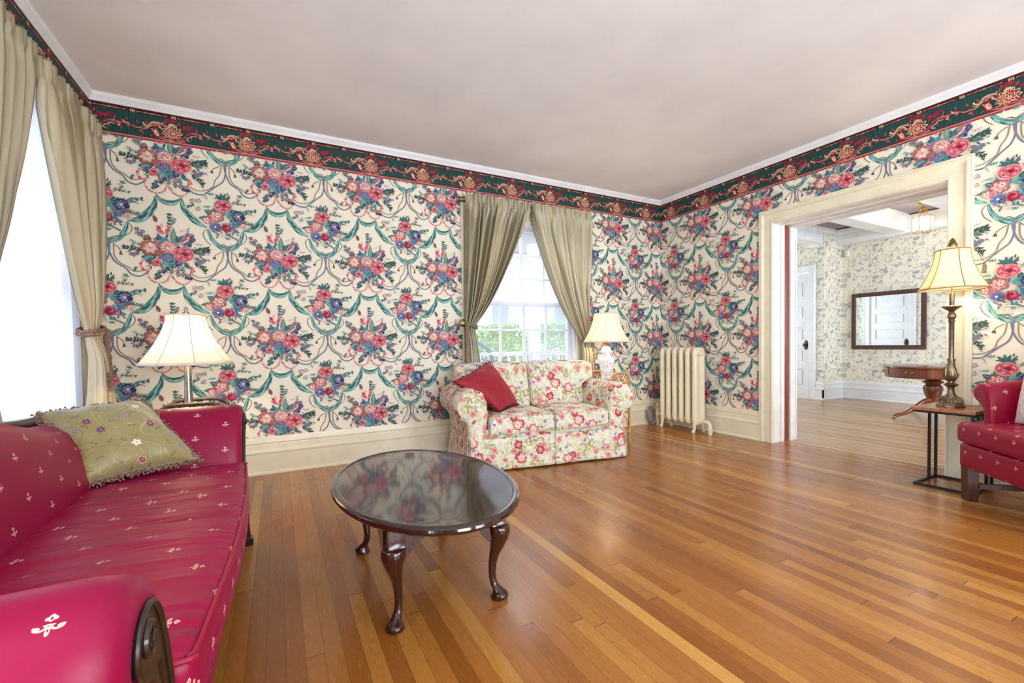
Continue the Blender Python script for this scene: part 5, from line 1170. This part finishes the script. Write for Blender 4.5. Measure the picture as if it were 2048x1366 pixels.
# ------------------------------------------------------------------ rattan stands
def rattan(name,label,loc,w,dp,h,mat,bind,gh,lean=0,rz=0):
    t=thing(name,label,'side table',loc,rz); 
    g=G(); g.rbox((0,0,h-.012),(w-.02,dp-.02,.018),.004); g.build('tabletop',mat,t)
    for sx in(-1,1):
        for sy in(-1,1): g=G(); x,y=sx*(w/2-.012),sy*(dp/2-.012); g.tube([(x,y,0),(x,y,h*.5),(x,y,h-.02)],.0125,10); [g.tube([(x,y,z-.008),(x,y,z+.008)],.0145,10) for z in(.04,.2,h*.55)]; g.build('leg',mat,t)
    for sy in(-1,1):
        y=sy*(dp/2-.012); a=w/2-.012
        g=G(); g.tube(spline([(-a,y,h-.03),(-a,y,h+gh*.35),(-a*.72,y,h+gh*.92),(-a*.4,y,h+gh),(a*.4,y,h+gh),(a*.72,y,h+gh*.92),(a,y,h+gh*.35),(a,y,h-.03)],6),.0125,10); g.tube([(-a,y,h-.012),(a,y,h-.012)],.011,8); s=g.build('gallery_rail',mat,t)
        g=G(); sp=[]
        for k in range(26): an=k*.42; r=gh*.36*(1-k/30); sp.append((r*math.cos(an),y,h+gh*.5+r*math.sin(an)))
        g.tube(sp,.004,6); 
        for q in(-1,1):
            g.tube([(q*a*.95,y,h+.01),(q*a*.62,y,h+gh*.85),(q*a*.3,y,h+.01)],.004,6); g.tube([(q*a*.75,y,h+.01),(q*a*.48,y,h+gh*.5),(q*a*.3,y,h+gh*.9)],.004,6)
        g.build('cane_scroll',bind,s)
        g=G()
        z0=.12; g.tube([(-a,y,z0),(a,y,z0)],.009,8); g.tube([(-a,y,h*.5),(a,y,h*.5)],.008,8)
        g.tube([(a*math.cos(2*PI*k/24)*.8,y,h*.30+.10*math.sin(2*PI*k/24)) for k in range(24)],.006,6,closed=True); g.tube(spline([(-a,y,.02),(0,y,h*.30),(a,y,.02)],6),.006,6); g.build('lower_lattice',mat,t)
    for sx in(-1,1):
        x=sx*(w/2-.012); g=G(); g.tube([(x,-dp/2+.012,.12),(x,dp/2-.012,.12)],.009,8); g.tube([(x,-dp/2+.012,h*.5),(x,dp/2-.012,h*.5)],.008,8); g.build('side_stretcher',mat,t)
    return t
rattan('rattan_table','honey rattan side table with curled end rails between loveseat and radiator','' or (3.03,3.60,0),.25,.46,.625,M_RATTAN,M_RATB,.085)
rattan('rattan_table','dark brown rattan side table behind the far arm of the red sofa',(-.47,3.43,0),.34,.34,.625,M_RATTAND,M_RATTAND,.055)
# ------------------------------------------------------------------ cast iron radiator
def radiator():
    t=thing('radiator','cream cast-iron column radiator in the corner against the right wall','radiator',(4.12,3.57,0))
    n=6; pitch=.092; ys=[.23-pitch*k for k in range(n)]; first=None
    for k,y in enumerate(ys):
        end=k in(0,n-1)
        g=G(); r=.027; xa,xb=-.055,.055
        if first is None or end:
            g.tube(spline([(0,0,.125),(xa*.6,0,.118),(xa,0,.145),(xa,0,.3),(xa,0,.5),(xa,0,.88),(xa*.75,0,.915),(0,0,.925)],4),.031,14,flat=(1.1,1)); g.tube(spline([(0,0,.125),(xb*.6,0,.118),(xb,0,.145),(xb,0,.3),(xb,0,.5),(xb,0,.88),(xb*.75,0,.915),(0,0,.925)],4),.031,14,flat=(1.1,1))
            g.rbox((0,0,.52),(.075,.016,.76),.006)
            for z in(.52,): g.ball((xa+.02,0,z),.022,10,sc=(1,1.6,.7)); g.ball((xb-.02,0,z),.022,10,sc=(1,1.6,.7))
            M1=Matrix.Translation((0,0,.895))@Matrix.Rotation(PI/2,4,'X'); g.lathe([(.0,-.048),(.034,-.047),(.038,-.04),(.038,.04),(.034,.047),(0,.048)],20,M=M1)
            M1=Matrix.Translation((0,0,.135))@Matrix.Rotation(PI/2,4,'X'); g.lathe([(.0,-.048),(.034,-.047),(.038,-.04),(.038,.04),(.034,.047),(0,.048)],20,M=M1)
            if end:
                for x in(xa,xb): g.tube(spline([(x,0,.16),(x-.012 if x<0 else x+.012,0,.09),(x*1.25,0,.05),(x*1.55,0,.018),(x*1.75,0,.008)],4),[.026,.025,.024,.022,.02,.019,.018,.017,.016,.016,.017,.019,.02,.021,.02,.018,.016][:17],10)
            s=g.build('radiator_section',M_RAD,t); s.location.y=y
            if not end or first is None: 
                if not end: first=s
        else:
            s=first.copy(); COL.objects.link(s); s.parent=t; s.location.y=y
    g=G(); y=ys[-1]-.05; g.tube(spline([(0,y+.02,.135),(0,y-.03,.135),(.0,y-.075,.13),(.0,y-.098,.10),(.0,y-.10,.05),(.0,y-.10,-.0)],4),.021,12); g.lathe([(.027,.03),(.028,.05),(.027,.07)],14,c=(0,y-.10,0)); g.lathe([(.026,0),(.026,.03)],8,M=Matrix.Translation((0,y-.01,.135))@Matrix.Rotation(PI/2,4,'X')); g.build('supply_pipe',M_RAD,t)
    g=G(); y=ys[0]+.05; g.tube([(0,y-.02,.135),(0,y+.085,.135)],.015,10); g.tube([(0,y+.085,0),(0,y+.085,.16)],.016,12); g.lathe([(.02,.0),(.026,.02),(.028,.05),(.018,.07),(.022,.075),(.02,.10),(.008,.105),(.008,.13),(.016,.14),(.012,.16),(0,.165)],16,c=(0,y+.085,.10)); g.build('valve',M_RAD,t)
radiator()
g=G(); g.add([(4.285,3.80,.30),(4.285,3.20,.30),(4.285,3.20,.72),(4.285,3.80,.72),(4.22,3.86,.30),(4.22,3.86,.44)],[(0,1,2,3)]); g=G(); g.box(4.275,4.283,3.48,3.93,.30,.78); g.box(4.16,4.283,3.90,3.908,.24,.42); tag(g.build('heat_shield',simple('tan_heat_shield',(202,176,122),.5,.06),smooth=False),'tan painted heat shield panel standing behind the cream radiator','heat shield')
g=G(); Rn=random.Random(7)
for k in range(9):
    c=Vector((4.06+Rn.uniform(-.02,.03),3.985+Rn.uniform(-.012,.012),.118)); r=.10*Rn.uniform(.8,1.05); ta=Rn.uniform(-.35,.35)
    g.tube([c+Vector((r*.62*math.cos(2*PI*i/22),.02*math.sin(2*PI*i/22+k),r*math.sin(2*PI*i/22)*1.1)) for i in range(22)],.0035,5,closed=True)
tag(g.build('coiled_wire',simple('grey_wire',(140,138,142),.5,.2)),'loose coil of grey wire on the floor left of the radiator','wire coil')
# ------------------------------------------------------------------ red wing chair at the right edge
def wingchair():
    t=thing('wing_chair','crimson fleur-de-lis armchair with dark square legs cropped by the right edge','armchair',(3.80,1.12,0),math.atan2(-.73,-.69))
    def fn(p,H):
        x,y,z=p
        if z>0: z+=.02*max(0,1-(abs(x)/H[0])**3)*max(0,1-(abs(y)/H[1])**3)
        return Vector((x,y,z))
    g=G(); g.rbox((.34,.29,.425),(.70,.62,.125),.032,fn=fn); c=g.build('seat_cushion',M_RED2,t)
    g=G(); g.tube([(.012,.12,.476),(.006,.06,.476),(.006,.03,.476),(.016,.004,.476),(.04,-.006,.476),(.64,-.006,.476),(.664,.004,.476),(.674,.03,.476)],.005,6); g.tube([(.012,.12,.376),(.004,.06,.376),(.004,.03,.376),(.014,.002,.376),(.04,-.008,.376),(.64,-.008,.376),(.668,.002,.376)],.0055,6); g.build('piping',M_REDP,c)
    g=G(); g.rbox((.34,.29,.285),(.665,.60,.15),.02); g.build('seat_rail',M_RED2,t)
    for s,x0 in((1,0),(-1,.68)):
        pf=[(.085,.40),(.09,.50),(.085,.60),(.075,.66),(.05,.71),(.005,.728),(-.045,.715),(-.075,.68),(-.068,.64),(-.035,.615),(.0,.60),(.018,.56),(.015,.48),(.012,.40)]
        pr=spl2(pf,4); pr=[(x0+s*a,b) for a,b in pr]; rings=[]
        for y,d in((.62,0),(.5,0),(.35,0),(.2,0),(.13,.0),(.108,.006),(.10,.018),(.10,.03)):
            rings.append([(a+.004*noise.noise(Vector((a*14,b*14,y*12))),y,b+(y-.1)*.12*(1 if b>.5 else 0)+.006*noise.noise(Vector((a*12,y*12,b*12)))) for a,b in inset(pr,d)])
        g=G(); g.loft(rings); g.build('arm',M_RED2,t,ang=70)
    g=G(); g.rbox((.34,.66,.78),(.62,.14,.86),.06,fn=lambda p,H:Vector((p[0],p[1]+.18*(p[2]+.2),p[2]+.06*math.cos(p[0]*4)*(p[2]>.2)))); g.build('backrest',M_RED2,t)
    for s,x0 in((1,.02),(-1,.66)):
        g=G(); g.rbox((x0+s*.02,.62,.92),(.10,.30,.48),.045); g.build('wing',M_RED2,t)
    for x,y in((.035,.035),(.645,.035),(.06,.56),(.62,.56)):
        g=G(); g.loft([[(x+a*h,y+b*h,z) for a,b in((-1,-1),(1,-1),(1,1),(-1,1))] for z,h in((0,.024),(.006,.027),(.12,.028),(.22,.030))]); g.build('leg',M_MAHOG2,t,ang=30)
    g=G(); g.box(.047,.073,.06,.54,.085,.115); g.box(.607,.633,.06,.54,.085,.115); g.box(.07,.61,.28,.31,.087,.113); g.build('stretcher',M_MAHOG2,t,smooth=False)
    return t
M_MAHOG2=m_wood('worn_mahogany_leg',(52,22,14),(96,52,34),.38,1.3,.2)
wingchair()
t=thing('lace_pillow','white woven pillow resting against the back of the red armchair','pillow',(4.1,.75,.55))
def m_lace():
    g=NT('white_matelasse'); uv=g.coord('UV'); v=g.vor(uv,34); g.bsdf(g.ramp(v['Distance'],[(.1,(240,232,228)),(.7,(222,210,206))]),.85,Normal=g.bump(v['Distance'],.6,.006)); return g.m
_e=Vector((-.69,-.73,0)).normalized(); _b=Vector((.73,-.69,0)).normalized(); _o=Vector((3.80,1.12,0))
_q=lambda a,b,z:_o+_e*a+_b*b+Vector((0,0,z))
_pl,_rim,_N,_c=pillow4([_q(.12,.20,.51),_q(.50,.20,.51),_q(.52,.36,.92),_q(.07,.29,.89)],.13,m_lace(),t)
g=G(); g.tube(_rim,.007,8,closed=True); g.build('pillow_piping',simple('rose_cord',(206,120,124),.7,.1,60),t,world=True)
# ------------------------------------------------------------------ hall things
def drum():
    t=thing('drum_table','round mahogany drum table with brass drawer pulls in the hall','drum table',(7.42,2.44,0)); R=.50;zt_=.665
    g=G(); g.lathe([(R-.03,zt_-.03),(R,zt_-.026),(R+.004,zt_-.016),(R,zt_-.006),(R-.012,zt_),(0,zt_)],72); g.build('tabletop',M_HALLMAH,t,ang=30)
    g=G(); g.lathe([(R-.05,zt_-.15),(R-.02,zt_-.148),(R-.015,zt_-.14),(R-.02,zt_-.132),(R-.02,zt_-.03),(R-.05,zt_-.028)],72); ap=g.build('apron',M_HALLMAH,t,ang=30)
    for k in range(6):
        a0=math.radians(60*k+172); g=G()
        pts=[]; 
        for q in(-.42,.42):
            pts.append(q)
        def arc(z0,z1,q0,q1,r0,r1):
            n=14; 
            for i in range(n):
                A,B_=a0+lerp(q0,q1,i/n),a0+lerp(q0,q1,(i+1)/n); v=[(r*math.cos(x),r*math.sin(x),z) for x in(A,B_) for r in(r0,r1) for z in(z0,z1)]
                g.add(v,[(0,1,3,2),(4,6,7,5),(0,4,5,1),(2,3,7,6),(0,2,6,4),(1,5,7,3)])
        arc(zt_-.128,zt_-.036,-.42,.42,R-.022,R-.0165); d=g.build('drawer_front',M_HALLMAH,t,smooth=False)
        g=G(); r=R-.016
        for q in(-.075,.075): g.ball(((r+.004)*math.cos(a0+q),(r+.004)*math.sin(a0+q),zt_-.075),.013,10)
        g.tube(spline([((r+.012)*math.cos(a0-.075),(r+.012)*math.sin(a0-.075),zt_-.078),((r+.02)*math.cos(a0-.04),(r+.02)*math.sin(a0-.04),zt_-.098),((r+.02)*math.cos(a0+.04),(r+.02)*math.sin(a0+.04),zt_-.098),((r+.012)*math.cos(a0+.075),(r+.012)*math.sin(a0+.075),zt_-.078)],5),.004,6); g.build('drawer_pull',M_BRASS,d)
    g=G(); g.lathe([(.06,.15),(.085,.16),(.09,.175),(.07,.19),(.055,.21),(.06,.24),(.085,.30),(.10,.37),(.095,.40),(.07,.42),(.075,.43),(.10,.45),(.105,.465),(.08,.475),(.075,.50),(.11,.515)],40); g.build('pedestal',M_HALLMAH,t)
    for k in range(3):
        a=math.radians(160+120*k); ca,sa=math.cos(a),math.sin(a)
        pts=spline([(.05,.22),(.14,.20),(.26,.13),(.38,.07),(.50,.045)] and [(.05*ca,.05*sa,.22),(.14*ca,.14*sa,.205),(.27*ca,.27*sa,.135),(.40*ca,.40*sa,.07),(.52*ca,.52*sa,.05)],5)
        g=G(); g.tube(pts,[lerp(.034,.017,i/(len(pts)-1)) for i in range(len(pts))],10,flat=(1.1,.8)); l=g.build('leg',M_HALLMAH,t)
        g=G(); g.tube([(.50*ca,.50*sa,.05),(.56*ca,.56*sa,.046)],.02,10); g.ball((.575*ca,.575*sa,.022),.0215,12); g.build('caster',M_BRASS,l)
drum()
t=thing('wall_mirror','rectangular mirror in a dark brown frame on the papered hall wall','mirror',(HX-.004,3.453,1.318))
g=G(); FR=[(0,0),(0,.02),(.006,.03),(.05,.026),(.066,.014),(.07,.006),(.07,0)]
g.loft([[(HX-.002-d,3.453+sy*(.495-o),1.318+sz*(.472-o)) for o,d in FR] for sy,sz in((-1,-1),(-1,1),(1,1),(1,-1))],caps=False,closed=True,uv=False); g.build('mirror_frame',M_FRAMEW,t,world=True,ang=20)
mm=NT('mirror_glass'); mm.bsdf((.88,.90,.9,1),.01,Metallic=1.0)
g=G(); g.box(HX-.012,HX-.006,3.453-.43,3.453+.43,1.318-.407,1.318+.407); g.build('mirror_glass',mm.m,t,world=True,smooth=False)
def pendant():
    t=thing('lantern_light','lit glass-panelled brass ceiling lantern in the hall','ceiling lantern',(7.9,2.72,2.9)); br=brushed('lantern_brass',(206,164,96),.25)
    g=G(); g.lathe([(.0,-.045),(.02,-.044),(.05,-.03),(.075,-.01),(.078,0)],24); g.build('canopy',br,t)
    g=G(); g.tube([(0,0,-.04),(0,0,-.12)],.006,6); 
    for k in range(6):
        a=2*PI*k/6; g.tube(spline([(.01*math.cos(a),.01*math.sin(a),-.07),(.045*math.cos(a),.045*math.sin(a),-.12),(.03*math.cos(a),.03*math.sin(a),-.16),(.115*math.cos(a),.115*math.sin(a),-.215)],5),.004,6); g.tube([(.115*math.cos(a),.115*math.sin(a),-.215),(.115*math.cos(a),.115*math.sin(a),-.41)],.0045,6)
        b_=2*PI*(k+1)/6
        for z in(-.215,-.41): g.tube([(.115*math.cos(a),.115*math.sin(a),z),(.115*math.cos(b_),.115*math.sin(b_),z)],.004,6)
    g.lathe([(.0,-.445),(.01,-.44),(.006,-.425),(.012,-.415),(.0,-.41)],10); g.build('lantern_frame',br,t)
    gl=NT('bevelled_glass'); mx=gl.n('ShaderNodeMixShader'); tr=gl.n('ShaderNodeBsdfTransparent'); dfu=gl.n('ShaderNodeBsdfTranslucent'); dfu.inputs[0].default_value=(.95,.93,.88,1); mx.inputs[0].default_value=.35; gl.t.links.new(tr.outputs[0],mx.inputs[1]); gl.t.links.new(dfu.outputs[0],mx.inputs[2]); gl.t.links.new(mx.outputs[0],gl.out.inputs[0])
    for k in range(6):
        a,b_=2*PI*k/6,2*PI*(k+1)/6; g=G(); g.add([(.112*math.cos(x),.112*math.sin(x),z) for x in(a,b_) for z in(-.405,-.22)],[(0,1,3,2)]); o=g.build('glass_pane',gl.m,t,smooth=False); 
    em=NT('bulb_glow'); e=em.n('ShaderNodeEmission'); e.inputs[0].default_value=(1,.82,.55,1); e.inputs[1].default_value=22; em.t.links.new(e.outputs[0],em.out.inputs[0])
    for k in range(3):
        a=2*PI*k/3; g=G(); g.ball((.035*math.cos(a),.035*math.sin(a),-.30),.013,10,sc=(1,1,2.2)); g.build('candle_bulb',em.m,t); g=G(); g.tube([(.035*math.cos(a),.035*math.sin(a),-.40),(.035*math.cos(a),.035*math.sin(a),-.33)],.009,8); g.build('candle_sleeve',M_PORC,t)
    point('hall_lantern_light',(7.9,2.72,2.6),6,(1,.85,.62),.06)
pendant()
t=thing('wall_sensor','small white motion sensor high in the hall wall corner','sensor',(8.72,4.03,2.50)); g=G(); g.rbox((8.725,4.02,2.50),(.045,.06,.10),.012); g.build('sensor_body',M_WHITE,t,world=True); g=G(); g.ball((8.70,4.02,2.485),.016,10); g.build('sensor_lens',simple('lens',(210,210,216),.2,.02),t,world=True)
# light switch on the right wall
t=thing('light_switch','white toggle switch plate on the wallpaper above the red armchair','light switch',(RX-.002,1.06,1.231))
g=G(); g.rbox((RX-.006,1.06,1.231),(.010,.074,.118),.004); g.build('switch_plate',simple('switch_plate_grey',(206,198,186),.3,.02),t,world=True)
g=G(); g.rbox((RX-.0115,1.06,1.231),(.004,.014,.028),.001); g.rbox((RX-.017,1.06,1.235),(.016,.008,.012),.002); g.build('toggle',simple('switch_tan',(214,200,176),.4,.02),t,world=True)
g=G(); [g.ball((RX-.0115,1.06,1.231+s*.03),.003,8) for s in(-1,1)]; g.build('screw',simple('screw_bronze',(120,90,60),.4,.1,60,Metallic=1.0),t,world=True)
